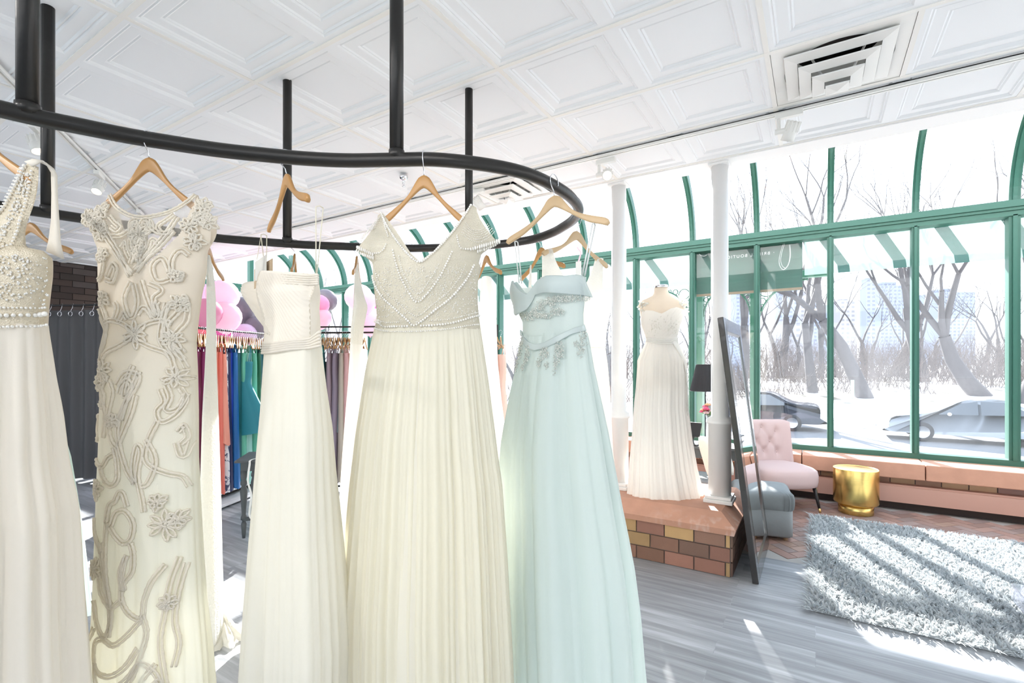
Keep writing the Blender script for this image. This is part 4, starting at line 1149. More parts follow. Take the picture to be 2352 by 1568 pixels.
mq = thing('dress_form', 'cream headless dress form with chrome neck cap, standing on the pedestal under its gown', 'mannequin', gm.fr.H, gm.fr.ang)
FORM = mat('form_jersey', (.80, .69, .56), .8, transl=.08)
fm = Gown.__new__(Gown); fm.fr = gm.fr; fm.phi = 0; fm.t = mq; fm.L = gm.fr.edge([(1503, 661), (1502, 670), (1499, 677), (1490, 682), (1476, 688), (1467, 696), (1470, 712), (1476, 745), (1486, 775), (1488, 786), (1474, 815), (1468, 850), (1470, 900)])
fm.R = gm.fr.edge([(1534, 661), (1535, 670), (1538, 677), (1547, 683), (1564, 688), (1577, 697), (1573, 712), (1560, 745), (1553, 775), (1553, 786), (1566, 815), (1572, 850), (1570, 900)])
fm.rho = .5; fm.rhopx([(660, .95), (674, .9), (688, .42), (700, .42), (720, .52), (750, .62), (780, .6), (900, .58)])
fm.skirt(661, 898, FORM, [(3, .0, 0)], 0., N=60, M=50, name='torso')
mc = [fm.fr.uz(1518.5, 661), fm.fr.uz(1535, 661)]; rr = (mc[1][0] - mc[0][0])
b = MB(); b.lathe([(rr * .98, 0), (rr, .004), (rr, .018), (rr * .9, .022), (0, .022)], (mc[0][0], 0, mc[0][1]), 28); b.build('neck_cap', CHROME, mq, smooth=True)
MB().tube([(mc[0][0], 0, -.9), (mc[0][0], 0, .43 - 2.14 + .02)], .016, 12).lathe([(0, .03), (.10, .02), (.16, .0)], (mc[0][0], 0, .43 - 2.14 + .001), 32).build('stand', STEEL, mq, smooth=True)

# =================================================================== LEANING MIRROR
mb = thing('floor_mirror', 'tall black framed floor mirror leaning against the right white column', 'mirror')
yb0, yb1 = 3.70, 4.60
lo_ = lambda y: Vector((-.338, y, .004)); hi_ = lambda y: Vector((-.565, y + .02, 1.83))
up = (hi_(3.7) - lo_(3.7)).normalized(); yv = Vector((0, 1, 0)); nv = yv.cross(up).normalized()      # +x side
Ht = (hi_(3.7) - lo_(3.7)).length; W_ = yb1 - yb0
def mp(y, h, n): return lo_(yb0) + yv * y + up * h + nv * n
b = MB(); fwid = .10
for (a0, a1, h0, h1) in ((0, fwid, 0, Ht), (W_ - fwid, W_, 0, Ht), (fwid, W_ - fwid, 0, fwid), (fwid, W_ - fwid, Ht - fwid, Ht)):
    vs = [mp(a0, h0, -.028), mp(a1, h0, -.028), mp(a1, h1, -.028), mp(a0, h1, -.028), mp(a0, h0, .012), mp(a1, h0, .012), mp(a1, h1, .012), mp(a0, h1, .012)]
    b.add(vs, [(0, 3, 2, 1), (4, 5, 6, 7), (0, 1, 5, 4), (1, 2, 6, 5), (2, 3, 7, 6), (3, 0, 4, 7)])
bevel(b.build('frame', mat('espresso_frame', (.02, .016, .014), .22, spec=.7, coat=.4), mb), .004, 2)
b = MB(); q = fwid; b.add([mp(q, q, .013), mp(W_ - q, q, .013), mp(W_ - q, Ht - q, .013), mp(q, Ht - q, .013), mp(q + .02, q + .02, .003), mp(W_ - q - .02, q + .02, .003), mp(W_ - q - .02, Ht - q - .02, .003), mp(q + .02, Ht - q - .02, .003)], [(0, 1, 5, 4), (1, 2, 6, 5), (2, 3, 7, 6), (3, 0, 4, 7)])
b.build('bead_trim', mat('mirror_trim', (.06, .055, .05), .15, spec=.8), mb)
q = fwid + .015
mesh('glass', [mp(q, q, .0035), mp(W_ - q, q, .0035), mp(W_ - q, Ht - q, .0035), mp(q, Ht - q, .0035)], [(0, 1, 2, 3)], mat('mirror', (.93, .95, .95), .01, metal=1.), mb)

# =================================================================== PINK TUFTED CHAIR
PINK = mat('blush_linen', (.55, .41, .395), .85, bump=('noise', 320, .25))
def lerp(a, c, t): return a + (c - a) * t
def pink_chair(loc, rz):
    t = thing('slipper_chair', 'blush pink button-tufted slipper chair with black tapered legs by the window', 'chair', loc, rz)
    # seat: soft box, front (+x) rounded
    vs = []; fs = []; N = 48; prof = [(.0, .235), (.86, .235), (.97, .25), (1.0, .30), (1.0, .36), (.97, .405), (.88, .428), (.6, .44), (.0, .445)]
    for (r, z) in prof:
        for j in range(N):
            th = 2 * PI * j / N; c, s_ = math.cos(th), math.sin(th)
            e = .42; x = math.copysign(abs(c) ** e, c) * .30 * r; y = math.copysign(abs(s_) ** e, s_) * (.31 if c > -.2 else .27) * r
            if x > 0: x += .03 * r * (1 - (y / .31) ** 2)
            vs.append((x, y, z - (.018 * (x < -.1) * 0)))
    for i in range(len(prof) - 1):
        for j in range(N): fs.append((i * N + j, i * N + (j + 1) % N, (i + 1) * N + (j + 1) % N, (i + 1) * N + j))
    mesh('seat', vs, fs, PINK, t, smooth=True)
    # back: curved tufted panel, wrapping at the sides
    nu, nv = 44, 40; btn = [(-.5, .78), (0, .86), (.5, .78), (-.27, .58), (.27, .58), (-.5, .38), (0, .40), (.5, .38)]
    def tuft(u, v):
        d = 0
        for (a, c) in btn: d = max(d, math.exp(-((u - a) ** 2 / .012 + (v - c) ** 2 / .008)))
        cr = 0
        for (a, c) in btn:
            for (e, f) in btn:
                if a < e and abs(a - e) < .35 and .1 < abs(c - f) < .3:
                    tt = max(0, min(1, ((u - a) * (e - a) + (v - c) * (f - c)) / ((e - a) ** 2 + (f - c) ** 2)))
                    dd = math.hypot(u - lerp(a, e, tt), v - lerp(c, f, tt)); cr = max(cr, math.exp(-dd ** 2 / .0012))
        return .028 * d + .012 * cr
    def pt(u, v, front):
        wd = .28 + .04 * v; y = u * wd; z = .30 + v * .57 - .045 * max(0, abs(u) - .72) ** 2 * 8 * v
        wrap = .10 * max(0, abs(u) - .62) ** 2 / .1444
        x = -.25 - .10 * v + wrap * (1 - .6 * v)
        th = .045
        edge = (1 - abs(u) ** 6) * (1 - v ** 14)
        if front: return (x + th * edge ** .5 + .01 - tuft(u, v) * edge, y, z)
        return (x - th * edge ** .5 * .9, y, z)
    for nm, fr in (('backrest', True), ('back_shell', False)):
        vs = [pt(-1 + 2 * i / nu, j / nv, fr) for i in range(nu + 1) for j in range(nv + 1)]
        fs = []
        for i in range(nu):
            for j in range(nv):
                a = i * (nv + 1) + j; f = (a, a + nv + 1, a + nv + 2, a + 1); fs.append(f if fr else f[::-1])
        o = mesh(nm, vs, fs, PINK, t, smooth=True)
    for (a, c) in btn:
        p = pt(a, c, True); MB().ball((p[0] + .004, p[1], p[2]), .011, 10, sz=(.6, 1, 1)).build('button', PINK, t, smooth=True)
    for (x, y, dx, dy) in ((.24, .24, .05, .03), (.24, -.24, .05, -.03), (-.24, .21, -.07, .02), (-.24, -.21, -.07, -.02)):
        l = MB().tube([(x, y, .25), (x + dx, y + dy, .0)], [.021, .010], 12).build('leg', BLACK, t, smooth=True)
        MB().tube([(x + dx * .84, y + dy * .84, .04), (x + dx, y + dy, .0)], [.0125, .0108], 12).build('ferrule', mat('brass', (.72, .52, .22), .3, metal=1.), l, smooth=True)
pc = on_z(1790, 1165, 0)
pink_chair((-.345, 5.92, 0), math.radians(-56))

# =================================================================== GREY OTTOMAN, BENCH, CUSHION
VELVET = mat('grey_velvet', (.21, .23, .235), .7, bump=('noise', 40, .3), var=.1)
VELV2 = mat('grey_velvet_light', (.25, .27, .275), .65, bump=('noise', 40, .3), var=.1)
def softbox(b, sx, sy, z0, z1, r=.03, n=64, puff=0., e=.18):
    prof = [(.0, z0), (1 - r / sx, z0), (1, z0 + r), (1 + puff, (z0 + z1) / 2), (1, z1 - r), (1 - r / sx, z1), (.6, z1 + puff * .1), (0, z1 + puff * .12)]
    vs = []
    for (k, z) in prof:
        for j in range(n):
            th = 2 * PI * (j + .5) / n; c, s_ = math.cos(th), math.sin(th)
            vs.append((math.copysign(abs(c) ** e, c) * sx * k, math.copysign(abs(s_) ** e, s_) * sy * k, z))
    fs = []
    for i in range(len(prof) - 1):
        for j in range(n): fs.append((i * n + j, i * n + (j + 1) % n, (i + 1) * n + (j + 1) % n, (i + 1) * n + j))
    return b.add(vs, fs)
ot = thing('storage_ottoman', 'grey velvet square ottoman with gathered padded lid in front of the pink chair', 'ottoman', (-.415, 4.91, 0), math.radians(10))
softbox(MB(), .225, .225, .03, .27, .015).build('base', VELV2, ot, smooth=True)
b = MB(); n = 160; vs = []; fs = []
prof = [(.99, .255), (1.03, .27), (1.05, .31), (1.05, .355), (1.02, .385), (.94, .405), (.75, .418), (.4, .425), (0, .428)]
for i, (k, z) in enumerate(prof):
    for j in range(n):
        th = 2 * PI * (j + .5) / n; c, s_ = math.cos(th), math.sin(th); pl = .006 * math.sin(j * 1.9 + math.sin(j * .7) * 2) * (1 if 1 <= i <= 4 else .25 if i == 5 else 0)
        vs.append((math.copysign(abs(c) ** .2, c) * (.225 * k + pl), math.copysign(abs(s_) ** .2, s_) * (.225 * k + pl), z))
for i in range(len(prof) - 1):
    for j in range(n): fs.append((i * n + j, i * n + (j + 1) % n, (i + 1) * n + (j + 1) % n, (i + 1) * n + j))
b.add(vs, fs).build('padded_lid', VELVET, ot, smooth=True)
for sx in (-1, 1):
    for sy in (-1, 1): MB().tube([(sx * .17, sy * .17, 0), (sx * .17, sy * .17, .035)], .018, 10).build('leg', mat('oak_foot', (.3, .18, .1), .5), ot)
be = thing('grey_bench', 'low grey velvet bench behind the brick pedestal, mostly hidden by the right column', 'bench', (-1.08, 5.08, 0), math.radians(0))
softbox(MB(), .36, .22, .10, .40, .03).build('seat', VELVET, be, smooth=True)
for sx in (-1, 1):
    for sy in (-1, 1): MB().tube([(sx * .3, sy * .16, 0), (sx * .3, sy * .16, .11)], .018, 10).build('leg', BLACK, be)
cu = thing('cushion', 'cream cushion standing on the grey bench between column and mirror', 'cushion', (-.82, 5.10, .60), 0)
cu.rotation_euler = (0, math.radians(-18), math.radians(-20))
b = MB(); n = 24; vs = []; fs = []
for s_ in (1, -1):
    base = len(vs)
    for i in range(n + 1):
        for j in range(n + 1):
            u = -1 + 2 * i / n; v = -1 + 2 * j / n; k = 1 - .06 * (1 - abs(u * v))
            vs.append((s_ * .075 * (max(0, (1 - u ** 4) * (1 - v ** 4))) ** .6, u * .21 * (1 - .05 * (1 - v * v)), v * .21 * (1 - .05 * (1 - u * u))))
    for i in range(n):
        for j in range(n):
            a = base + i * (n + 1) + j; f = (a, a + n + 1, a + n + 2, a + 1); fs.append(f if s_ > 0 else f[::-1])
mesh('cushion_cover', vs, fs, mat('cream_linen', (.82, .78, .68), .85), cu, smooth=True)

# =================================================================== GOLD DRUM TABLE
GOLD = mat('brushed_brass', (.80, .58, .20), .24, metal=1., bump=('noise', 3, .12, (1, 1, 90)))
dr = thing('drum_side_table', 'shiny gold drum side table in front of the window bench', 'side table', (.345, 6.03, 0))
MB().lathe([(0, 0), (.146, 0), (.150, .004), (.150, .10), (0, .10)], n=64).build('plinth', GOLD, dr, smooth=True)
bevel(MB().lathe([(0, .10), (.178, .10), (.189, .106), (.193, .118), (.193, .443), (.190, .447), (.185, .447), (.183, .443), (0, .443)], n=72).build('drum', GOLD, dr, smooth=False), .002, 1)
for o in dr.children:
    o.data.polygons.foreach_set('use_smooth', [abs(p.normal.z) < .5 for p in o.data.polygons])

# =================================================================== SHAG RUG (stuff: nobody could count its pile)
def rug():
    t = thing('shag_rug', 'thick light grey shag rug lying in the sunlight by the windows', 'rug', (0, 0, 0))
    x0, x1, y0, y1 = -.04, 2.6, 3.46, 5.62
    bevel(MB().box((x0 + .02, y0 + .02, .001), (x1 - .02, y1 - .02, .018)).build('backing', mat('rug_backing', (.33, .35, .36), .9), t), .006)
    R = np.random.RandomState(3); n = 62000
    X = R.uniform(x0, x1, n); Y = R.uniform(y0, y1, n)
    # clumping: pull towards tuft centres, tufts share a lean
    gx = np.floor(X / .03); gy = np.floor(Y / .03); key = (gx * 73856093 + gy * 19349663).astype(np.int64) % 100003
    rr = np.random.RandomState(9).uniform(-1, 1, (100003, 4))
    cx = (gx + .5 + rr[key, 0] * .3) * .03; cy = (gy + .5 + rr[key, 1] * .3) * .03
    bx = X + (cx - X) * .45; by = Y + (cy - Y) * .45
    lx = rr[key, 2] * .022 + R.normal(0, .007, n); ly = rr[key, 3] * .022 + R.normal(0, .007, n); h = R.uniform(.026, .044, n)
    ed = np.minimum(np.minimum(X - x0, x1 - X), np.minimum(Y - y0, y1 - Y)); k = np.clip(1 - ed / .05, 0, 1)
    ox = np.where(X - x0 < .05, -1, np.where(x1 - X < .05, 1, 0)); oy = np.where(Y - y0 < .05, -1, np.where(y1 - Y < .05, 1, 0))
    lx += ox * k * .035; ly += oy * k * .035; h *= 1 - .35 * k
    a = R.uniform(0, 2 * np.pi, n); w = .0036; dx = np.cos(a) * w; dy = np.sin(a) * w
    V = np.zeros((n, 7, 3), np.float32)
    for q, (s_, hh, wf) in enumerate(((0, 0, 1), (.28, .5, 1.15), (.75, .88, .9))):
        V[:, 2 * q, 0] = bx + lx * s_ - dx * wf; V[:, 2 * q, 1] = by + ly * s_ - dy * wf; V[:, 2 * q, 2] = .012 + h * hh
        V[:, 2 * q + 1, 0] = bx + lx * s_ + dx * wf; V[:, 2 * q + 1, 1] = by + ly * s_ + dy * wf; V[:, 2 * q + 1, 2] = .012 + h * hh
    V[:, 6, 0] = bx + lx * 1.35; V[:, 6, 1] = by + ly * 1.35; V[:, 6, 2] = .012 + h * .97
    me = bpy.data.meshes.new('pile'); me.vertices.add(n * 7); me.vertices.foreach_set('co', V.ravel())
    base = (np.arange(n) * 7)[:, None]
    loops = np.concatenate([base + np.array([0, 1, 3, 2]), base + np.array([2, 3, 5, 4]), base + np.array([4, 5, 6])], 1).ravel()
    me.loops.add(len(loops)); me.loops.foreach_set('vertex_index', loops.astype(np.int32))
    me.polygons.add(n * 3)
    st = (np.arange(n)[:, None] * 11 + np.array([0, 4, 8])).ravel(); me.polygons.foreach_set('loop_start', st.astype(np.int32))
    me.polygons.foreach_set('loop_total', np.tile([4, 4, 3], n).astype(np.int32))
    me.update(calc_edges=True); me.validate()
    me.materials.append(mat('rug_pile', (.60, .625, .63), .8, transl=.35, var=.12))
    o = bpy.data.objects.new('pile', me); C.objects.link(o); o.parent = t; o['kind'] = 'stuff'
rug()
ac = thing('acrylic_table', 'low clear acrylic block table on the rug at the right frame edge', 'table', (1.02, 3.50, .057))
m = glass_mat('acrylic', .10, .22, (.93, .93, .96))
bevel(MB().box((0, 0, .10 - .012), (.7, .67, .10)).build('top', m, ac), .003, 2)
bevel(MB().box((0, 0, 0), (.012, .67, .088)).build('side', m, ac), .003, 2)
bevel(MB().box((.688, 0, 0), (.7, .67, .088)).build('side', m, ac), .003, 2)
bevel(MB().box((.012, .658, 0), (.688, .67, .088)).build('side', m, ac), .003, 2)

# =================================================================== CONSOLE TABLE WITH LAMP, FLOWERS, CARD READER
DG = mat('charcoal_paint', (.075, .083, .085), .45)
ct = thing('console_table', 'dark charcoal console table behind the pedestal carrying the black lamp', 'table', (-1.06, 5.62, 0), math.radians(6))
bevel(MB().box((-.22, -.2, .60), (.42, .2, .63)).build('tabletop', DG, ct), .006, 2)
bevel(MB().box((-.19, -.17, .50), (.39, .17, .60)).build('apron', DG, ct), .003, 2)
for x in (-.165, .365):
    for y in (-.145, .145): MB().tube([(x, y, 0), (x, y, .50)], [.016, .03], 4).build('leg', DG, ct)
lp = thing('table_lamp', 'black table lamp with pleated black shade, half hidden behind the right column', 'lamp')
lx = on_y(1620, 1000, 5.64); lp.location = (lx.x, lx.y, .63)
MB().lathe([(0, 0), (.075, 0), (.075, .012), (.02, .022), (.007, .03), (.006, .66), (0, .66)], n=24).build('stem', BLACK, lp, smooth=True)
b = MB(); n = 120; vs = []
for (r0, z) in ((.158, .575), (.095, .86)):
    for j in range(n):
        r = r0 * (1 + .012 * (j % 2)); th = 2 * PI * j / n; vs.append((r * math.cos(th), r * math.sin(th), z))
b.add(vs, [(j, (j + 1) % n, n + (j + 1) % n, n + j) for j in range(n)])
b.build('lamp_shade', mat('black_pleated', (.018, .018, .02), .8, transl=.05), lp)
MB().tube([(.158 * math.cos(a * PI / 16), .158 * math.sin(a * PI / 16), .575) for a in range(33)], .003, 6).tube([(.095 * math.cos(a * PI / 16), .095 * math.sin(a * PI / 16), .86) for a in range(33)], .003, 6).tube([(-.09, 0, .8), (0, 0, .66), (.09, 0, .8)], .002, 5).build('shade_ring', BLACK, lp)
fv = thing('flower_vase', 'glass vase with a small bouquet of pink and red flowers beside the lamp', 'flowers'); fx = on_y(1624, 1000, 5.50); fv.location = (fx.x + .02, fx.y, .63)
MB().lathe([(0, .0), (.035, .0), (.03, .02), (.028, .28), (.036, .33), (.033, .33), (.025, .28), (.026, .03), (0, .03)], n=24).build('vase', glass_mat('vase_glass', .1, .15, (.95, .97, .97)), fv, smooth=True)
b = MB()
for k in range(12):
    a = rnd.uniform(0, 6.28); r = rnd.uniform(.02, .09); b.tube([(0, 0, .05), (.01 * math.cos(a), .01 * math.sin(a), .32), (r * math.cos(a), r * math.sin(a), .40)], .002, 5)
b.build('stems', mat('stem_green', (.12, .28, .08), .6), fv)
PC = [(.75, .06, .12), (.85, .28, .42), (.92, .72, .72), (.8, .12, .25), (.9, .55, .3), (.93, .82, .78)]
for k in range(17):
    a = rnd.uniform(0, 6.28); r = rnd.uniform(0, .095); c = Vector((r * math.cos(a), r * math.sin(a), .40 + rnd.uniform(-.04, .09) - r * .4)); b = MB()
    for ring, (q, nn) in enumerate(((.022, 7), (.014, 5), (.006, 3))):
        for j in range(nn):
            an = 2 * PI * j / nn + ring; b.ball(c + Vector((math.cos(an) * q, math.sin(an) * q, ring * .006)), .012, 6, sz=(1, 1, .7))
    i_ = rnd.randrange(6); b.build('blossom', mat('petal_%s' % 'abcdef'[i_], PC[i_], .7, transl=.3), fv, smooth=True)
for k in range(6):
    a = k * 1.05; b = MB(); p = [(0.02 * math.cos(a), .02 * math.sin(a), .33), (.07 * math.cos(a), .07 * math.sin(a), .37), (.11 * math.cos(a), .11 * math.sin(a), .34)]
    b.tube(p, [.004, .018, .002], 8, flat=.2); b.build('leaf', MATS['stem_green'], fv, smooth=True)
cr_ = thing('card_terminal', 'black tablet stand on the console table beside the dressed mannequin', 'tablet stand'); q = on_y(1594, 1028, 5.48); cr_.location = (q.x - .01, q.y, .631); cr_.rotation_euler.z = math.radians(-15)
MB().box((-.06, -.05, 0), (.06, .05, .012)).tube([(0, 0, .01), (-.02, .02, .06), (.01, .04, .14)], .016, 10).build('stand', BLACK, cr_)
M = Matrix.Translation((0, .0, .16)) @ Matrix.Rotation(math.radians(-22), 4, 'X')
bevel(MB().box((-.085, -.008, -.075), (.085, .008, .085), M=M).build('screen', BLACK, cr_), .006, 3)

# =================================================================== RACKS OF COLOURED GOWNS
def rack_gown_mesh(kind, seed):
    """hanging gown: X is the wide axis, origin on the bar"""
    b = MB(); N = 40; R = random.Random(seed); f = foldfun(seed, [(7, .6, .3), (13, .4, .3)])
    shapes = {
        'long': (-.24, -1.72, [(.24, .12), (.32, .145), (.45, .15), (.62, .12), (.9, .15), (1.3, .20), (1.72, .24)]),
        'short': (-.26, -1.22, [(.26, .13), (.32, .145), (.45, .15), (.62, .12), (.9, .17), (1.22, .22)]),
        'flare': (-.34, -1.16, [(.34, .14), (.5, .13), (.58, .11), (.7, .17), (1.16, .40)])}
    z0, z1, P = shapes[kind]; P = [(-0 + k, w) for k, w in P]; vs = []; fs = []; M = 26
    for i in range(M + 1):
        t = i / M; z = z0 + (z1 - z0) * t; w = interp(P, -z); d = .04 + .04 * t + (.03 * t if kind == 'flare' else 0)
        for j in range(N):
            th = 2 * PI * j / N; k = f(th, z) * .018 * (.2 + t)
            vs.append((math.cos(th) * (w + k), math.sin(th) * (d + k), z + .02 * (t > .99) * math.sin(th * 3)))
    for i in range(M):
        for j in range(N): fs.append((i * N + j, (i + 1) * N + j, (i + 1) * N + (j + 1) % N, i * N + (j + 1) % N))
    b.add(vs, fs)
    for sx in (-1, 1):
        b.tube([(sx * .10, -.02, z0 - .01), (sx * .12, -.006, -.15), (sx * .12, .006, -.15), (sx * .10, .02, z0 - .01)], .007, 6, flat=.5)
    return b
RM = {}
for kd in ('long', 'short', 'flare'):
    for s in (1, 2): RM[kd, s] = rack_gown_mesh(kd, s)
def floral():
    m = mat('floral_print', (.85, .85, .87), .7, transl=.1); nt = m.node_tree; N = nt.nodes; L = nt.links; b = N['Principled BSDF']
    tc = N.new('ShaderNodeTexCoord'); v = N.new('ShaderNodeTexNoise'); v.inputs['Scale'].default_value = 9; v.inputs['Detail'].default_value = 3; v.inputs['Distortion'].default_value = 1.6; L.new(tc.outputs['Object'], v.inputs[0])
    cr = N.new('ShaderNodeValToRGB'); cr.color_ramp.interpolation = 'CONSTANT'; cr.color_ramp.elements[0].color = (.055, .07, .14, 1); cr.color_ramp.elements[1].position = .47; cr.color_ramp.elements[1].color = (.84, .84, .86, 1)
    e = cr.color_ramp.elements.new(.44); e.color = (.25, .30, .40, 1)
    L.new(v.outputs['Fac'], cr.inputs[0]); L.new(cr.outputs[0], b.inputs['Base Color']); return m
RC = {'plum': (.17, .012, .075), 'burgundy': (.10, .008, .03), 'coral': (.62, .15, .11), 'salmon': (.72, .27, .20), 'navy': (.008, .012, .06), 'royal': (.012, .04, .30), 'cobalt': (.012, .11, .32),
      'teal': (.03, .22, .27), 'deepteal': (.01, .09, .10), 'seagreen': (.12, .42, .30), 'aqua': (.28, .52, .47), 'forest': (.01, .10, .05), 'slate': (.16, .21, .22), 'mauve': (.25, .19, .22),
      'purplegrey': (.19, .155, .20), 'taupe': (.36, .32, .27), 'rose': (.50, .30, .30), 'blush': (.74, .50, .43), 'sand': (.6, .5, .42)}
def rc(n): return mat('satin_' + n, tuple(min(.9, c * 1.35) for c in RC[n]), .5, transl=.12, spec=.4)
rack_hanger = MB(); hanger_wood_mesh(rack_hanger)
hw_me = rack_hanger.build('tmp', WOOD); hk = hanger_hook(MB(), .017, .0018).build('tmp2', CHROME)
hw_d, hk_d = hw_me.data, hk.data; bpy.data.objects.remove(hw_me); bpy.data.objects.remove(hk)
hw_d.polygons.foreach_set('use_smooth', [True] * len(hw_d.polygons))
def rack_hanger_at(p, ang, group, label):
    t = thing('wooden_hanger', label, 'hanger', p, ang, group)
    for nm, d in (('shoulders', hw_d), ('hook', hk_d)):
        o = bpy.data.objects.new(nm, d); C.objects.link(o); o.parent = t
    t.scale = (.93, 1, .93) if False else (1, 1, 1)
    return t
GM = {}
def rack_gown_at(p, ang, kind, var, colour, label, m=None):
    b = RM[kind, var]; key = (kind, var, colour)
    if key not in GM: o = b.build('hanging_gown', m or rc(colour), smooth=True); GM[key] = o.data
    else: o = bpy.data.objects.new('hanging_gown', GM[key]); C.objects.link(o)
    o.location = p; o.rotation_euler.z = ang
    return tag(o, label, 'dress')
def px_on_line(px, A, B):
    r = ray(px, 800); d = B - A      # A + s d = O + t r  (horizontal)
    det = d.x * -r.y + r.x * d.y; s = ((O.x - A.x) * -r.y + r.x * (O.y - A.y)) / det
    return A + d * s
A0, A1 = Vector((-5.377, 2.575, 1.865)), Vector((-5.79, 3.52, 1.865)); dA = (A1 - A0).normalized()
raA = thing('clothes_rack', 'black rolling rack of coloured bridesmaid dresses, seen between the lace gown and strapless gown', 'clothes rack')
e0, e1 = A0 - dA * .45, A1 + dA * .35; nA = Vector((-dA.y, dA.x, 0))
MB().tube([e0, e1], .011, 12).build('top_bar', STEEL, raA, smooth=True)
for e in (e0, e1):
    MB().tube([e, (e.x, e.y, .06)], .012, 12).build('upright', STEEL, raA)
    MB().tube([e - nA * .28 + Vector((0, 0, .06 - e.z)), e + nA * .28 + Vector((0, 0, .06 - e.z))], .013, 10).build('foot', STEEL, raA)
MB().tube([e0 + Vector((0, 0, .06 - e0.z)), e1 + Vector((0, 0, .06 - e1.z))], .012, 12).build('base_bar', STEEL, raA)
sh = MB(); M = Matrix.Translation((A0 + A1) / 2 * 1.0 + Vector((0, 0, .02 - 1.865))) @ Matrix.Rotation(math.atan2(dA.y, dA.x), 4, 'Z')
bevel(sh.box((-.75, -.24, 0), (.75, .24, .03), M=M).build('shoe_shelf', mat('white_laminate', (.8, .8, .82), .3), raA), .004, 2)
angA = math.radians(151.4)
itA = [(453, 'long', 'plum', 'plum long dress at the left end of the coloured dress rack'), (460, 'long', 'burgundy', 'dark burgundy dress next to the plum dress on the rack'), (468, 'long', 'plum', 'plum dress beside the edge-on white lace gown, on the rack'), (476, 'long', 'burgundy', 'burgundy dress on the rack behind the edge-on white lace gown'),
       (488, 'short', 'coral', 'deep coral dress, first of the coral ones on the rack'), (497, 'long', 'salmon', 'long salmon dress between the two coral dresses on the rack'), (503, 'long', 'coral', 'bright coral dress in the middle of the coral section'), (510, 'short', 'salmon', 'short salmon pink dress above the floral skirt'),
       (517, 'long', 'FL', 'white dress with navy floral print hanging below the salmon dress'), (522, 'long', 'navy', 'navy dress beside the salmon dress on the rack'), (530, 'long', 'royal', 'royal blue long dress right of the navy dress'), (537, 'long', 'cobalt', 'cobalt blue long dress on the rack'),
       (545, 'long', 'deepteal', 'dark teal dress behind the flared teal dress'), (553, 'flare', 'teal', 'short flared teal dress sticking out from the rack'), (562, 'long', 'seagreen', 'sea green dress right of the flared teal dress'), (571, 'long', 'aqua', 'long pale aqua dress on the rack above the charcoal stool'),
       (580, 'long', 'seagreen', 'light green dress beside the pale aqua dress'), (588, 'long', 'forest', 'dark forest green dress at the left edge of the strapless gown'), (597, 'long', 'deepteal', 'dark teal dress at the far right of the coloured rack'), (606, 'long', 'forest', 'dark green dress behind the strapless gown edge')]
fm_ = floral()
for k, (px, kd, col, lab) in enumerate(itA):
    p = px_on_line(px, A0, A1); p.z = 1.865
    a = angA + rnd.uniform(-.22, .22) + (1.1 if kd == 'flare' else 0)
    rack_gown_at(p, a, kd, 1 + k % 2, col, lab, fm_ if col == 'FL' else None)
for k in range(34):
    p = px_on_line(450 + k * 4.7, A0, A1); p.z = 1.865
    rack_hanger_at(p, angA + rnd.uniform(-.13, .13), 'hangers on the coloured dress rack', 'small wooden hanger in the crowded row on the coloured dress rack')
B0, B1 = Vector((-4.97, 3.73, 1.865)), Vector((-3.1, 4.66, 1.865)); dB = (B1 - B0).normalized(); nB = Vector((-dB.y, dB.x, 0))
raB = thing('clothes_rack', 'black rack of muted mauve and grey dresses, seen right of the strapless gown', 'clothes rack')
e0, e1 = B0 - dB * .15, px_on_line(1142, B0, B1); e1.z = 1.865
MB().tube([e0, e1], .011, 12).build('top_bar', STEEL, raB, smooth=True)
MB().tube([e0 + Vector((0, 0, .068)), e1 + Vector((0, 0, .068))], .010, 12).build('upper_bar', STEEL, raB, smooth=True)
for e in (e0, e1):
    MB().tube([e + Vector((0, 0, .08)), (e.x, e.y, .06)], .012, 12).build('upright', STEEL, raB)
    MB().tube([e - nB * .28 + Vector((0, 0, .06 - e.z)), e + nB * .28 + Vector((0, 0, .06 - e.z))], .013, 10).build('foot', STEEL, raB)
MB().tube([e0 + Vector((0, 0, .06 - e0.z)), e1 + Vector((0, 0, .06 - e1.z))], .012, 12).build('base_bar', STEEL, raB)
angB = math.radians(141)
itB = [(738, 'long', 'deepteal', 'dark teal dress just right of the strapless gown'), (752, 'flare', 'slate', 'slate blue dress with peplum on the muted rack'), (760, 'long', 'mauve', 'taupe grey dress behind the slate blue dress'), (774, 'long', 'purplegrey', 'long grey-purple dress on the muted rack'),
       (786, 'long', 'taupe', 'beige taupe dress beside the grey-purple dress'), (794, 'long', 'rose', 'dusty rose dress left of the slim white gown'), (806, 'long', 'sand', 'sand coloured dress behind the slim white gown'), (1128, 'short', 'blush', 'pale blush dress seen right of the cap-sleeve gown skirt'), (1146, 'short', 'blush', 'blush dress at the right end of the muted rack')]
for k, (px, kd, col, lab) in enumerate(itB):
    p = px_on_line(px, B0, B1); p.z = 1.865; rack_gown_at(p, angB + rnd.uniform(-.25, .25) + (.8 if kd == 'flare' else 0), kd, 1 + k % 2, col, lab)
for k in list(range(22)) + [82, 84, 86]:
    p = px_on_line(737 + k * 4.8 if k < 30 else 737 + k * 4.8, B0, B1); p.z = 1.865
    rack_hanger_at(p, angB + rnd.uniform(-.25, .25), 'hangers on the muted dress rack', 'small wooden hanger in the row on the rack of muted dresses')

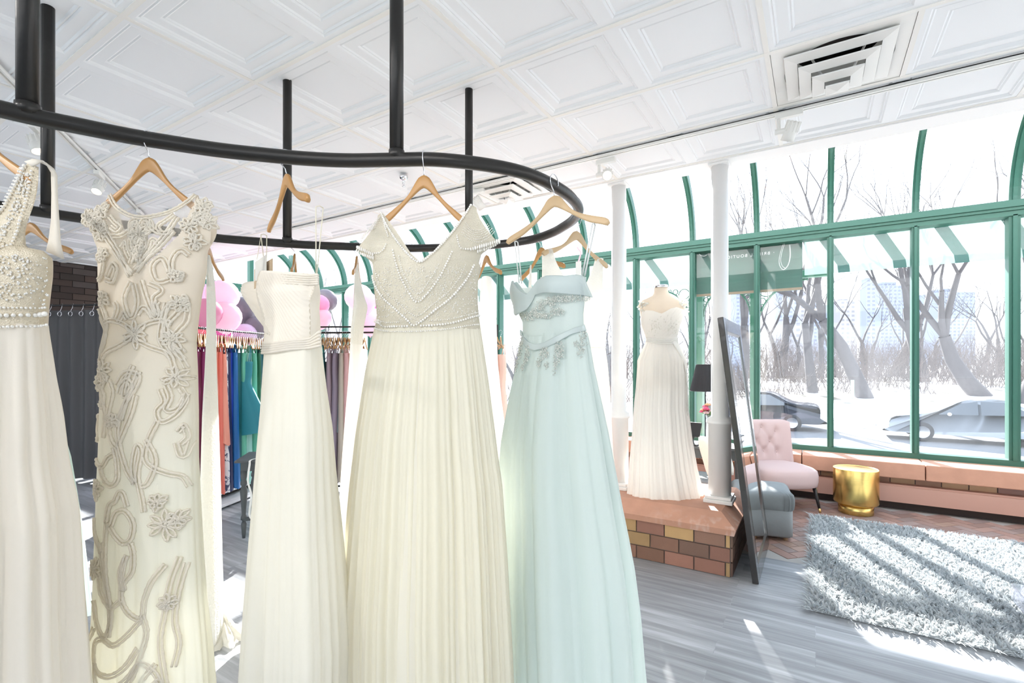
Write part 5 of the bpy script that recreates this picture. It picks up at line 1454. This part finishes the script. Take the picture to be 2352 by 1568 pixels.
# balloons behind the racks
def balloon(px, py, d, r, col, label, al=.9):
    p = at_d(px, py, d); b = MB(); prof = [(0, 1.0), (.30, .95), (.58, .80), (.82, .52), (.94, .2), (.95, -.08), (.86, -.40), (.64, -.74), (.36, -1.0), (.12, -1.17), (.04, -1.22), (.07, -1.28), (.0, -1.26)]
    b.lathe([(q * r * 1.02, z * r * .95) for q, z in prof], n=32)
    o = b.build('balloon', mat('balloon_' + col, BC[col], .22, transl=.45, spec=.6), smooth=True); o.location = p; o.rotation_euler = (rnd.uniform(-.4, .4), rnd.uniform(-.4, .4), 0)
    return tag(o, label, 'balloon')
BC = {'pink': (.93, .70, .79), 'lilac': (.84, .68, .85), 'rose': (.88, .45, .62), 'hot': (.85, .10, .48), 'coral': (.92, .30, .36), 'grey': (.25, .23, .27)}
balloon(511, 678, 6.6, .215, 'pink', 'upper pale pink balloon above the coloured rack')
balloon(516, 728, 6.5, .215, 'pink', 'lower pale pink balloon just above the coloured rack')
balloon(468, 683, 6.9, .20, 'lilac', 'lilac pink balloon half hidden by the lace gown, left of the upper pink balloon')
balloon(474, 718, 6.2, .19, 'rose', 'rose pink balloon behind the edge-on white lace gown')
balloon(503, 768, 6.9, .16, 'hot', 'bright magenta balloon behind the rack bar under the pale pink ones')
balloon(458, 752, 7.0, .17, 'coral', 'coral red balloon at the edge of the lace gown')
balloon(558, 712, 7.6, .22, 'grey', 'grey balloon right of the two pale pink balloons')
balloon(563, 768, 7.3, .17, 'lilac', 'lilac balloon low behind the rack hangers beside the strapless gown')
balloon(590, 752, 7.5, .18, 'grey', 'dark grey balloon low beside the strapless gown side panel')
balloon(824, 683, 6.9, .20, 'pink', 'pale pink balloon behind the slim white gown')
balloon(840, 692, 6.6, .15, 'lilac', 'small lilac balloon touching the pale pink one near the cap-sleeve gown')
balloon(848, 736, 6.9, .20, 'pink', 'pink balloon lower down beside the cap-sleeve gown bodice')
balloon(858, 712, 7.3, .15, 'hot', 'magenta balloon peeking out at the cap-sleeve gown side')
balloon(747, 690, 7.4, .18, 'grey', 'grey balloon right of the strapless gown')
balloon(732, 700, 6.8, .15, 'rose', 'rose balloon at the right edge of the strapless gown bodice')
balloon(735, 730, 6.8, .16, 'pink', 'pink balloon under the rose balloon beside the strapless gown')

# charcoal stool with a measuring tape
sp_ = on_z(560, 1235, 0); st = thing('turned_leg_table', 'small charcoal table with turned legs and a measuring tape over it', 'table', (sp_.x, sp_.y, 0), YAW + .25)
bevel(MB().box((-.06, -.06, .655), (.50, .40, .675)).build('tabletop', DG, st), .005, 2)
bevel(MB().box((-.02, -.02, .575), (.46, .36, .655)).build('apron', DG, st), .003, 2)
tl = [(.0, .0), (.012, 0), (.016, .03), (.022, .12), (.012, .15), (.024, .16), (.024, .18), (.016, .20), (.020, .26), (.030, .40), (.018, .45), (.026, .46), (.026, .48), (.018, .50), (.026, .53), (.026, .58), (0, .58)]
for x in (0, .44):
    for y in (0, .34): MB().lathe(tl, (x, y, 0), 16).build('leg', DG, st, smooth=True)
MB().box((0, -.02, .15), (.44, .0, .18)).build('stretcher', DG, st)
tpz = thing('measuring_tape', 'white measuring tape hanging over the edge of the charcoal table', 'tape', (sp_.x, sp_.y, 0), YAW + .25)
pp = [(.22, .25, .677), (.12, .05, .678), (.07, -.062, .678), (.062, -.068, .64), (.05, -.07, .5), (.075, -.068, .38), (.06, -.066, .22), (.09, -.07, .16)]
b = MB(); cp = smoothpath(pp, 5); vs = []
for p in cp: vs += [p + Vector((-.008, 0, 0)), p + Vector((.008, .0, 0))]
b.add(vs, [(2 * k, 2 * k + 1, 2 * k + 3, 2 * k + 2) for k in range(len(cp) - 1)]); o = b.build('tape_band', mat('tape_white', (.8, .8, .76), .5), tpz); q = o.modifiers.new('s', 'SOLIDIFY'); q.thickness = .001

# fitting room curtain on its rod
cv0, cv1 = on_z(60, 1095, .04), on_z(236, 1100, .04); dv = (cv1 - cv0); Lc = dv.length; ac_ = math.atan2(dv.y, dv.x)
ang_c = ac_
cu_t = thing('fitting_curtain', 'dark grey grommet curtain of the fitting room in front of the brick wall', 'curtain', (cv0.x, cv0.y, 0), ang_c)
nx, nz = 180, 24; vs = []; fs = []
Lx = Lc * 1.25
for i in range(nx + 1):
    for j in range(nz + 1):
        s = i / nx; z = .04 + 2.14 * j / nz; am = .035 * (1 - .35 * j / nz)
        vs.append((s * Lx, am * math.sin(s * 2 * PI * 7.5) + .012 * math.sin(s * 31 + z * 1.2), z))
for i in range(nx):
    for j in range(nz): a = i * (nz + 1) + j; fs.append((a, a + nz + 1, a + nz + 2, a + 1))
mesh('drape', vs, fs, mat('charcoal_drape', (.11, .11, .113), .85, bump=('noise', 200, .2)), cu_t, smooth=True)
for k in range(9):
    s = (k + .5) * Lx / 9 * 1.0
    r_ = MB().tube([(s + .028 * math.cos(a * PI / 8), -.042, 2.13 + .028 * math.sin(a * PI / 8)) for a in range(17)], .006, 6).build('grommet', CHROME, cu_t, smooth=True)
    MB().tube([(s, -.045, 2.15), (s + .01, -.03, 2.2), (s - .005, 0, 2.262), (s - .02, .02, 2.25)], .003, 6).build('hook', CHROME, cu_t, smooth=True)
MB().tube([(-2.5, 0, 2.245), (Lx + 1.0, 0, 2.245)], .012, 12).build('rod', BLACK, cu_t, smooth=True)

# =================================================================== OUTSIDE
SNOW = mat('snow', (.86, .88, .92), .8, bump=('noise', 3, .5))
def ground_mat():
    m = bpy.data.materials.new('snowy_ground'); m.use_nodes = True; nt = m.node_tree; N = nt.nodes; L = nt.links; b = N['Principled BSDF']
    tc = N.new('ShaderNodeTexCoord'); nz = N.new('ShaderNodeTexNoise'); nz.inputs['Scale'].default_value = .35; nz.inputs['Detail'].default_value = 9; L.new(tc.outputs['Object'], nz.inputs['Vector'])
    cr = N.new('ShaderNodeValToRGB'); e = cr.color_ramp.elements; e[0].position = .42; e[0].color = (.30, .26, .20, 1); e[1].position = .5; e[1].color = (.82, .84, .88, 1)
    L.new(nz.outputs['Fac'], cr.inputs[0]); L.new(cr.outputs[0], b.inputs['Base Color']); b.inputs['Roughness'].default_value = .85; return m
def strip(name, y0, y1, z0, z1, m, kind='structure', n=1, x0=-160, x1=160):
    vs = [(x0, y0, z0), (x1, y0, z0), (x1, y1, z1), (x0, y1, z1)]
    o = mesh(name, vs, [(0, 1, 2, 3)], m); o['kind'] = kind; return o
GROUND = ground_mat()
strip('ground_near', YW + .12, 12.5, -.25, -.75, GROUND)
strip('ground_sidewalk', 12.5, 15.5, -.75, -.95, mat('concrete', (.50, .49, .47), .85, var=.1))
strip('ground_road', 15.5, 27, -1.1, -1.1, mat('asphalt', (.20, .205, .215), .8, var=.15))
strip('ground_kerb', 15.48, 15.5, -1.1, -.95, MATS['concrete'])
strip('ground_bank', 27, 40, -1.0, .15, GROUND)
strip('ground_field', 40, 110, .15, .5, GROUND)
strip('ground_behind', -60, YB - .2, -.1, -.1, MATS['concrete'])
strip('ground_side', YB - .2, YW + .12, -.12, -.12, MATS['concrete'], x0=-160, x1=XL - .2)
strip('ground_end', YB - .2, YW + .12, -.12, -.12, MATS['concrete'], x0=XR + .2, x1=160)
# awning over the windows with slanting green bands standing in for shadows, on both sides of the entrance sign
AW = mat('awning_cloth', (.30, .40, .37), .8, transl=.5, alpha=.72)
AW_SHADOW = mat('awning_shadow_band', (.10, .27, .25), .8, transl=.3, alpha=.9)
def aw(x, t): return Vector((x, YW + .10 + .13 * t, 2.99 - .31 * t))
def awning(xa, xb, label, bands):
    t = thing('awning', label, 'awning')
    b = MB(); b.add([aw(xa, 0), aw(xb, 0), aw(xb, 1), aw(xa, 1), aw(xa, 1) + Vector((0, 0, -.10)), aw(xb, 1) + Vector((0, 0, -.10))], [(0, 1, 2, 3), (3, 2, 5, 4)])
    o = b.build('canopy', AW, t); q = o.modifiers.new('s', 'SOLIDIFY'); q.thickness = .004
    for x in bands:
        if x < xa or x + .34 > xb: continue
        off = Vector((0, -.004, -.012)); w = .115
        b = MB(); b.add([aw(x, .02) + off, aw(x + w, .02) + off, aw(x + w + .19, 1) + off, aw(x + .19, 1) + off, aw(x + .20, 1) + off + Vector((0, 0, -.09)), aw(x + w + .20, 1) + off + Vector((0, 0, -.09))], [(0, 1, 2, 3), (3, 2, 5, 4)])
        o = b.build('shadow_band', AW_SHADOW, t); q = o.modifiers.new('s', 'SOLIDIFY'); q.thickness = .003  # a cast shadow on the awning, modelled as a darker green strip
SX0, SX1 = on_y(1588, 600, YW + .1).x, on_y(1843, 600, YW + .1).x
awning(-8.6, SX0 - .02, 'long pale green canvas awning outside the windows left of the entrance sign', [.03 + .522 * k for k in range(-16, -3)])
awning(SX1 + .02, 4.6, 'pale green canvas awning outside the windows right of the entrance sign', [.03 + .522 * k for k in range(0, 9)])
sg = thing('entrance_sign', 'green sign board outside above the entrance with a pale band of rust at its foot', 'sign')
bevel(MB().box((SX0, YW + .09, 2.39), (SX1, YW + .13, 3.02)).build('board', mat('sign_green', (.035, .12, .09), .6, transl=.05, var=.12), sg), .01, 2)
MB().box((SX0, YW + .08, 2.39), (SX1, YW + .09, 2.42)).build('rusty_edge', mat('rust', (.28, .22, .15), .8, var=.3), sg)
MB().box((SX0 - .03, YW + .09, 2.38), (SX0, YW + .13, 3.02)).build('end_strip', mat('pale_strip', (.75, .78, .76), .6), sg)
# lettering on the glass, read from the street (mirrored from inside)
WV = mat('white_vinyl', (.9, .92, .92), .5, transl=.4)
lt = thing('window_lettering', 'white vinyl lettering on the window glass, seen mirrored from inside', 'lettering')
def text(body, px, py, size, nm='letters'):
    cu = bpy.data.curves.new(nm, 'FONT'); cu.body = body; cu.size = size; cu.extrude = .0008; cu.space_character = 1.35
    o = bpy.data.objects.new(nm, cu); C.objects.link(o); p = on_y(px, py, YW + .012); o.location = p
    o.matrix_world = Matrix(((-1, 0, 0, p.x), (0, 0, 1, p.y), (0, 1, 0, p.z), (0, 0, 0, 1)))
    cu.materials.append(WV); bpy.context.view_layer.update()
    me = bpy.data.meshes.new_from_object(o); m2 = bpy.data.objects.new(nm, me); C.objects.link(m2); m2.matrix_world = o.matrix_world.copy(); bpy.data.objects.remove(o); m2.parent = lt; return m2
p1, p2 = on_y(1769, 590, YW), on_y(1672, 590, YW)
text('BRIDAL BOUTIQUE', 1769, 584, .052)
text('.', 1779, 580, .07)
b = MB(); P = [(1799, 560), (1794, 575), (1790, 592), (1790, 606), (1794, 615), (1800, 619), (1808, 612), (1813, 600), (1815, 584), (1814, 562)]
cp = smoothpath([on_y(x, y, YW + .012) for x, y in P], 6); n = len(cp)
b.tube(cp, [.008 + .016 * (i / n) ** 2 for i in range(n)], 8, flat=.3)
cp2 = smoothpath([on_y(x + 4, y - 3, YW + .012) for x, y in P[:6]], 6); b.tube(cp2, .005, 6, flat=.5)
b.build('script_letter', WV, lt, smooth=True)
b = MB(); b.tube(smoothpath([on_y(x, y, YW + .012) for x, y in [(1606, 583), (1611, 587), (1618, 588), (1624, 585)]], 5), .012, 8, flat=.3); b.build('script_letter', WV, lt, smooth=True)
# entrance porch posts with ring brackets
pg = mat('porch_green', (.025, .15, .085), .5)
def bracket(c, sgn, y, R, par):
    b = MB()
    b.tube([(c.x + sgn * R * (1 - math.cos(a * PI / 32)), y, c.z - R + R * math.sin(a * PI / 32)) for a in range(17)], .014, 6)
    for (fx, fz, fr) in ((.17, .17, .155), (.43, .085, .075), (.60, .05, .045), (.085, .43, .075), (.05, .62, .045)):
        b.tube([(c.x + sgn * (fx * R) + fr * R * math.cos(a * PI / 10), y, c.z - fz * R + fr * R * math.sin(a * PI / 10)) for a in range(21)], .007, 5)
    b.build('ring_bracket', pg, par, smooth=True)
yp = YW + 1.1
pr = thing('entrance_porch', 'green iron porch posts with ring brackets outside the entrance', 'porch')
pxs = [(1600, .10), (1732, .045), (1742, .045)]
xs = [on_y(q, 800, yp).x for q, _ in pxs]
bevel(MB().box((xs[0] - .10, yp - .1, -.3), (xs[0] + .10, yp + .1, 2.75)).build('post', pg, pr), .01, 2)
bevel(MB().box((xs[1] - .05, yp - .05, -.3), (xs[1] + .05, yp + .05, 2.75)).build('post', pg, pr), .01, 2)
bevel(MB().box((xs[0] - .1, yp - .06, 2.68), (xs[1] + .9, yp + .06, 2.78)).build('beam', pg, pr), .01, 2)
bracket(Vector((xs[0] + .1, 0, 2.66)), 1, yp, .45, pr); bracket(Vector((xs[1] - .05, 0, 2.66)), -1, yp, .45, pr); bracket(Vector((xs[1] + .05, 0, 2.66)), 1, yp, .62, pr)
bracket(Vector((xs[0] - .1, 0, 2.66)), -1, yp, .5, pr)

# cars
def car(loc, body, label, L=4.6, rz=0.):
    t = thing('car', label, 'car', loc, rz)
    prof = [(-L / 2, .44), (-L / 2 + .01, .66), (-L / 2 + .18, .82), (-1.15, .99), (-.40, 1.38), (.0, 1.45), (.65, 1.44), (1.35, 1.08), (L / 2 - .35, 1.02), (L / 2 - .02, .92), (L / 2, .55), (L / 2 - .1, .30), (-L / 2 + .15, .28)]
    outer = smoothpath([Vector((x, 0, z)) for x, z in prof + prof[:1]], 4)[:-1]
    n = len(outer); vs = []; fs = []; secs = [(-.86, .80), (-.86, .92), (-.80, 1.0), (0, 1.0), (.80, 1.0), (.86, .92), (.86, .80)]
    for (y, k) in secs:
        for p in outer:
            hi = max(0, (p.z - .85) / .6); yy = y * (1 - .22 * hi); kz = 1 if p.z < .9 else 1
            vs.append((p.x * (.985 + .015 * k) if abs(y) > .8 else p.x, yy, .28 + (p.z - .28) * (k * .06 + .94)))
    m_ = len(secs)
    for i in range(m_ - 1):
        for j in range(n): fs.append((i * n + j, i * n + (j + 1) % n, (i + 1) * n + (j + 1) % n, (i + 1) * n + j))
    fs.append(tuple(range(n))); fs.append(tuple((m_ - 1) * n + j for j in range(n))[::-1])
    mesh('body', vs, fs, body, t, smooth=True)
    gm_ = mat('car_glass', (.10, .12, .14), .1, spec=.8)
    for s_ in (-1, 1):
        b = MB()
        for P in ([(-1.0, .93), (-.42, 1.30), (-.02, 1.38), (-.02, .95)], [(.05, .95), (.05, 1.385), (.60, 1.37), (1.12, 1.08), (1.12, .98)]):
            pts = []
            for (x, z) in P: hi = max(0, (z - .85) / .6); pts.append((x, s_ * (.872 * (1 - .22 * hi) + .006), z))
            b.add(pts, [tuple(range(len(pts)))] if s_ < 0 else [tuple(range(len(pts)))[::-1]])
        b.build('side_window', gm_, t)
        for x in (-1.42, 1.38):
            w = MB().lathe([(0, -.1), (.20, -.1), (.31, -.09), (.325, 0), (.31, .09), (.2, .1), (0, .1)], n=28, M=Matrix.Rotation(PI / 2, 3, 'X')).build('wheel', mat('tyre', (.03, .03, .032), .8), t, smooth=True)
            w.location = (x, s_ * .80, .325)
            hb = MB().lathe([(0, 0), (.19, 0), (.2, .02)], n=24, M=Matrix.Rotation(s_ * -PI / 2, 3, 'X')).build('rim', mat('alloy', (.6, .61, .62), .3, metal=.8), w, smooth=True); hb.location = (0, s_ * .103, 0)
    MB().box((-L / 2 + .03, -.79, .60), (-L / 2 + .2, -.5, .72)).build('headlight', mat('lamp_clear', (.8, .82, .84), .1), t)
    MB().box((L / 2 - .14, -.80, .72), (L / 2 - .0, -.50, .86)).build('taillight', mat('tail_red', (.6, .03, .03), .3), t)
    MB().tube([(-.75, -.86, .92), (-.75, -1.0, .96)], [.03, .06], 8).build('mirror', body, t)
car((4.45, 22, -1.1), mat('silver_paint', (.62, .64, .66), .25, metal=.5, coat=.5), 'silver sedan on the street outside the right-hand windows, facing left')
car((-2.15, 22.6, -1.1), mat('dark_paint', (.05, .055, .075), .25, metal=.3, coat=.5), 'dark sedan on the street behind the pink chair window')
# sign post on the verge
sp2 = on_y(1958, 960, 27.5); q = thing('marker_post', 'thin post with a pale green marker plate beyond the street', 'post', (sp2.x, 27.5, -1.0))
MB().tube([(0, 0, -.05), (0, 0, 1.1)], .03, 8).build('pole', mat('grey_pole', (.45, .47, .47), .6), q); MB().box((-.07, -.03, .9), (.07, -.01, 1.75)).build('plate', mat('marker_green', (.42, .55, .42), .6), q)

# city towers in the distance
def tower(px0, px1, pyt, d, col, label, sc_=1.):
    a, c = at_d(px0, pyt, d), at_d(px1, pyt, d); w = (c - a).length; m = bpy.data.materials.new('tower_facade'); m.use_nodes = True
    nt = m.node_tree; N = nt.nodes; L = nt.links; b = N['Principled BSDF']; tc = N.new('ShaderNodeTexCoord'); br = N.new('ShaderNodeTexBrick')
    mp_ = N.new('ShaderNodeMapping'); mp_.inputs['Rotation'].default_value = (PI / 2, 0, 0); L.new(tc.outputs['Object'], mp_.inputs[0]); L.new(mp_.outputs[0], br.inputs['Vector'])
    br.offset = 0; br.inputs['Scale'].default_value = 1; br.inputs['Brick Width'].default_value = 4.5 * sc_; br.inputs['Row Height'].default_value = 3.8 * sc_; br.inputs['Mortar Size'].default_value = 1.0 * sc_
    br.inputs['Color1'].default_value = (*[x * .40 for x in col], 1); br.inputs['Color2'].default_value = (*[x * .33 for x in col], 1); br.inputs['Mortar'].default_value = (*[x * .55 for x in col], 1)
    L.new(br.outputs['Color'], b.inputs['Base Color']); b.inputs['Roughness'].default_value = .5
    o = MB().box((0, 0, -a.z), (w, w * .8, 0)).box((w * .2, w * .2, 0), (w * .6, w * .6, w * .12)).build('office_tower', m); o.location = a; o.rotation_euler.z = YAW; return tag(o, label, 'building')
TCL = [(.50, .56, .72), (.62, .62, .68), (.55, .60, .74), (.68, .66, .70)]  # aerial haze is put into these bluish facade colours
tower(1786, 1832, 640, 420, TCL[2], 'tall slim pale tower seen through the window right of the right column')
tower(1838, 1862, 672, 450, TCL[3], 'pale narrow tower right of the tallest one')
tower(1795, 1850, 738, 330, TCL[1], 'broad low office block below the tall pale towers', 1.)
tower(1868, 1905, 700, 500, TCL[0], 'hazy blue tower just left of the leaning tree')
tower(1930, 1968, 690, 430, TCL[3], 'white gridded tower behind the forked tree')
tower(1990, 2010, 640, 460, TCL[2], 'slender blue tower right of the forked tree')
tower(2022, 2105, 655, 520, TCL[0], 'wide haze-blue tower behind the branches')
tower(2160, 2240, 670, 540, TCL[0], 'broad bluish tower behind the arching tree')
tower(1690, 1722, 600, 480, TCL[2], 'pale tower between the right column and the mirror')
tower(1488, 1530, 760, 500, TCL[0], 'low hazy tower behind the mannequin')
tower(1250, 1300, 690, 520, TCL[1], 'pale tower seen left of the mint gown')

# bare trees
BARK = mat('bark', (.10, .09, .09), .9, var=.25)
def grow(b, p, d, r, L, depth, R, up=.12, spread=.62, minr=.0042, droop=0., sides=None):
    n = 3 if depth < 3 else 4; pts = [p]; rs = [r]; dd = d.copy()
    for i in range(n):
        dd = (dd + Vector((R.uniform(-.16, .16), R.uniform(-.16, .16), R.uniform(-.1, .16) + up * .2 - droop))).normalized()
        p = p + dd * (L / n); pts.append(p); rs.append(r * (1 - .42 * (i + 1) / n))
    b.tube(pts, rs, 7 if depth == 0 else 5 if depth < 3 else 3, cap=False)
    if depth >= 7 or rs[-1] < minr: return
    k = 2 if R.random() < .45 else 3
    for i in range(k):
        ax = dd.orthogonal(); ax.rotate(Matrix.Rotation(R.uniform(0, 2 * PI), 3, dd)); nd = dd.copy()
        nd.rotate(Matrix.Rotation(R.uniform(.25, spread) * (1 if i else .6), 3, ax)); nd.z += up; nd.normalize()
        j = R.choice([-1, -1, -2]) if i else -1
        grow(b, pts[j], nd, rs[j] * R.uniform(.62, .8), L * R.uniform(.66, .86), depth + 1, R, up, spread, minr, droop)
def tree_mesh(seed, lean=(0, 0), r=.26, L=3.0, **k):
    R = random.Random(seed); b = MB(); grow(b, Vector((0, 0, -.2)), Vector((lean[0], lean[1], 1)).normalized(), r, L, 0, R, **k)
    o = b.build('t', BARK, smooth=True); d = o.data; bpy.data.objects.remove(o); return d
TM = [tree_mesh(3, (-.35, 0)), tree_mesh(5, (.1, 0), .24), tree_mesh(8, (-.6, .1), .30, 2.6, spread=.8), tree_mesh(11, (.25, .1), .2, 2.8), tree_mesh(14, (.5, -.1), .28, 2.6, spread=.75)]
def tree(px, d, v, s, rz, label, z=None):
    p = at_d(px, 835, d); p.z = z if z is not None else (-1.0 + (p.y - 27) / 13 * 1.15 if p.y < 40 else .15 + (p.y - 40) / 200)
    o = bpy.data.objects.new('bare_tree', TM[v]); C.objects.link(o); o.location = p; o.scale = (s,) * 3; o.rotation_euler.z = rz; return tag(o, label, 'tree')
tree(1992, 27.5, 0, 1.75, YAW, 'bare forked tree leaning left in the middle of the right windows')
tree(2262, 26.5, 2, 1.6, YAW + .2, 'big arching bare tree near the right edge behind the silver car')
tree(2352, 24.0, 4, 1.6, YAW - .1, 'dark bare tree at the right frame edge outside')
tree(1868, 30, 3, 1.7, YAW + 1, 'slim bare tree outside, just left of the forked tree')
tree(1700, 27, 1, 1.6, .8, 'bare tree right behind the right column and mirror')
tree(1622, 26, 3, .95, 2.8, 'bare tree behind the black lampshade')
tree(2120, 36, 1, 2.0, 2.0, 'bare tree farther back between the forked and arching trees')
tree(1520, 33, 3, .85, .3, 'bare tree behind the mannequin shoulders')
tree(1400, 30, 1, .8, 1.3, 'bare tree outside behind the left column')
tree(1190, 25, 4, .95, 2.4, 'bare tree outside left of the mint gown')
tree(1090, 29, 0, 1.15, 1.7, 'bare tree outside behind the cap-sleeve gown shoulder')
tree(880, 24, 3, 1.0, .9, 'bare tree outside behind the slim white gown')
tree(770, 22, 1, 1.0, 2.1, 'bare tree outside beside the strapless gown')
tree(620, 21, 4, 1.0, .2, 'bare tree outside beyond the far corner of the windows')
tree(2440, 31, 1, 2.0, 1.0, 'bare tree with fine twigs against the sky at upper right')
tree(1790, 45, 3, 2.2, .5, 'distant bare tree in front of the pale towers')
tree(2050, 48, 0, 2.0, 2.5, 'distant bare tree in front of the wide blue tower')
# brush thicket
TWIG = mat('twig', (.17, .14, .125), .9)
def bush_mesh(seed):
    R = random.Random(seed); b = MB()
    for k in range(30):
        a = R.uniform(0, 2 * PI); p = Vector((R.uniform(-1.2, 1.2), R.uniform(-.5, .5), -.1)); d = Vector((math.cos(a) * .5, math.sin(a) * .5, 1)).normalized()
        grow(b, p, d, .022, R.uniform(.5, .85), 3, R, .05, .8, .004)
    o = b.build('t', TWIG); d = o.data; bpy.data.objects.remove(o); return d
BMS = [bush_mesh(1), bush_mesh(2), bush_mesh(3)]
TM2 = [tree_mesh(21, (.1, 0), .13, 2.2, spread=.9), tree_mesh(22, (-.2, 0), .12, 2.0, spread=.9), tree_mesh(23, (.0, .1), .14, 1.9, spread=1.0)]
k = 0
for row, (d, s, z0) in enumerate(((30, 1.1, None), (36, 1.6, None), (46, 2.4, None))):
    for px in range(1180 + row * 17, 2480, 62 - row * 8):
        p = at_d(px + rnd.uniform(-12, 12), 835, d + rnd.uniform(-1.5, 1.5)); p.z = -1.0 + (p.y - 27) / 13 * 1.15 if p.y < 40 else .15 + (p.y - 40) / 200
        o = bpy.data.objects.new('bare_shrub', BMS[k % 3]); C.objects.link(o); o.location = p; o.scale = (s * 1.1, s, s * rnd.uniform(.8, 1.3)); o.rotation_euler.z = rnd.uniform(0, 6)
        tag(o, 'leafless brown shrub in the tangled thicket beyond the street', 'shrub', 'shrubs of the thicket beyond the street'); k += 1

for i, px in enumerate(range(1190, 2480, 46)):
    d = 42 + 16 * rnd.random(); p = at_d(px + rnd.uniform(-16, 16), 835, d); p.z = .1
    o = bpy.data.objects.new('bare_sapling', TM2[i % 3]); C.objects.link(o); o.location = p; s_ = rnd.uniform(1.5, 2.4) * (1 if px > 1650 else .7); o.scale = (s_, s_, s_); o.rotation_euler.z = rnd.uniform(0, 6)
    tag(o, 'thin leafless tree in the wood beyond the street, behind the shrubs', 'tree', 'leafless wood beyond the street')
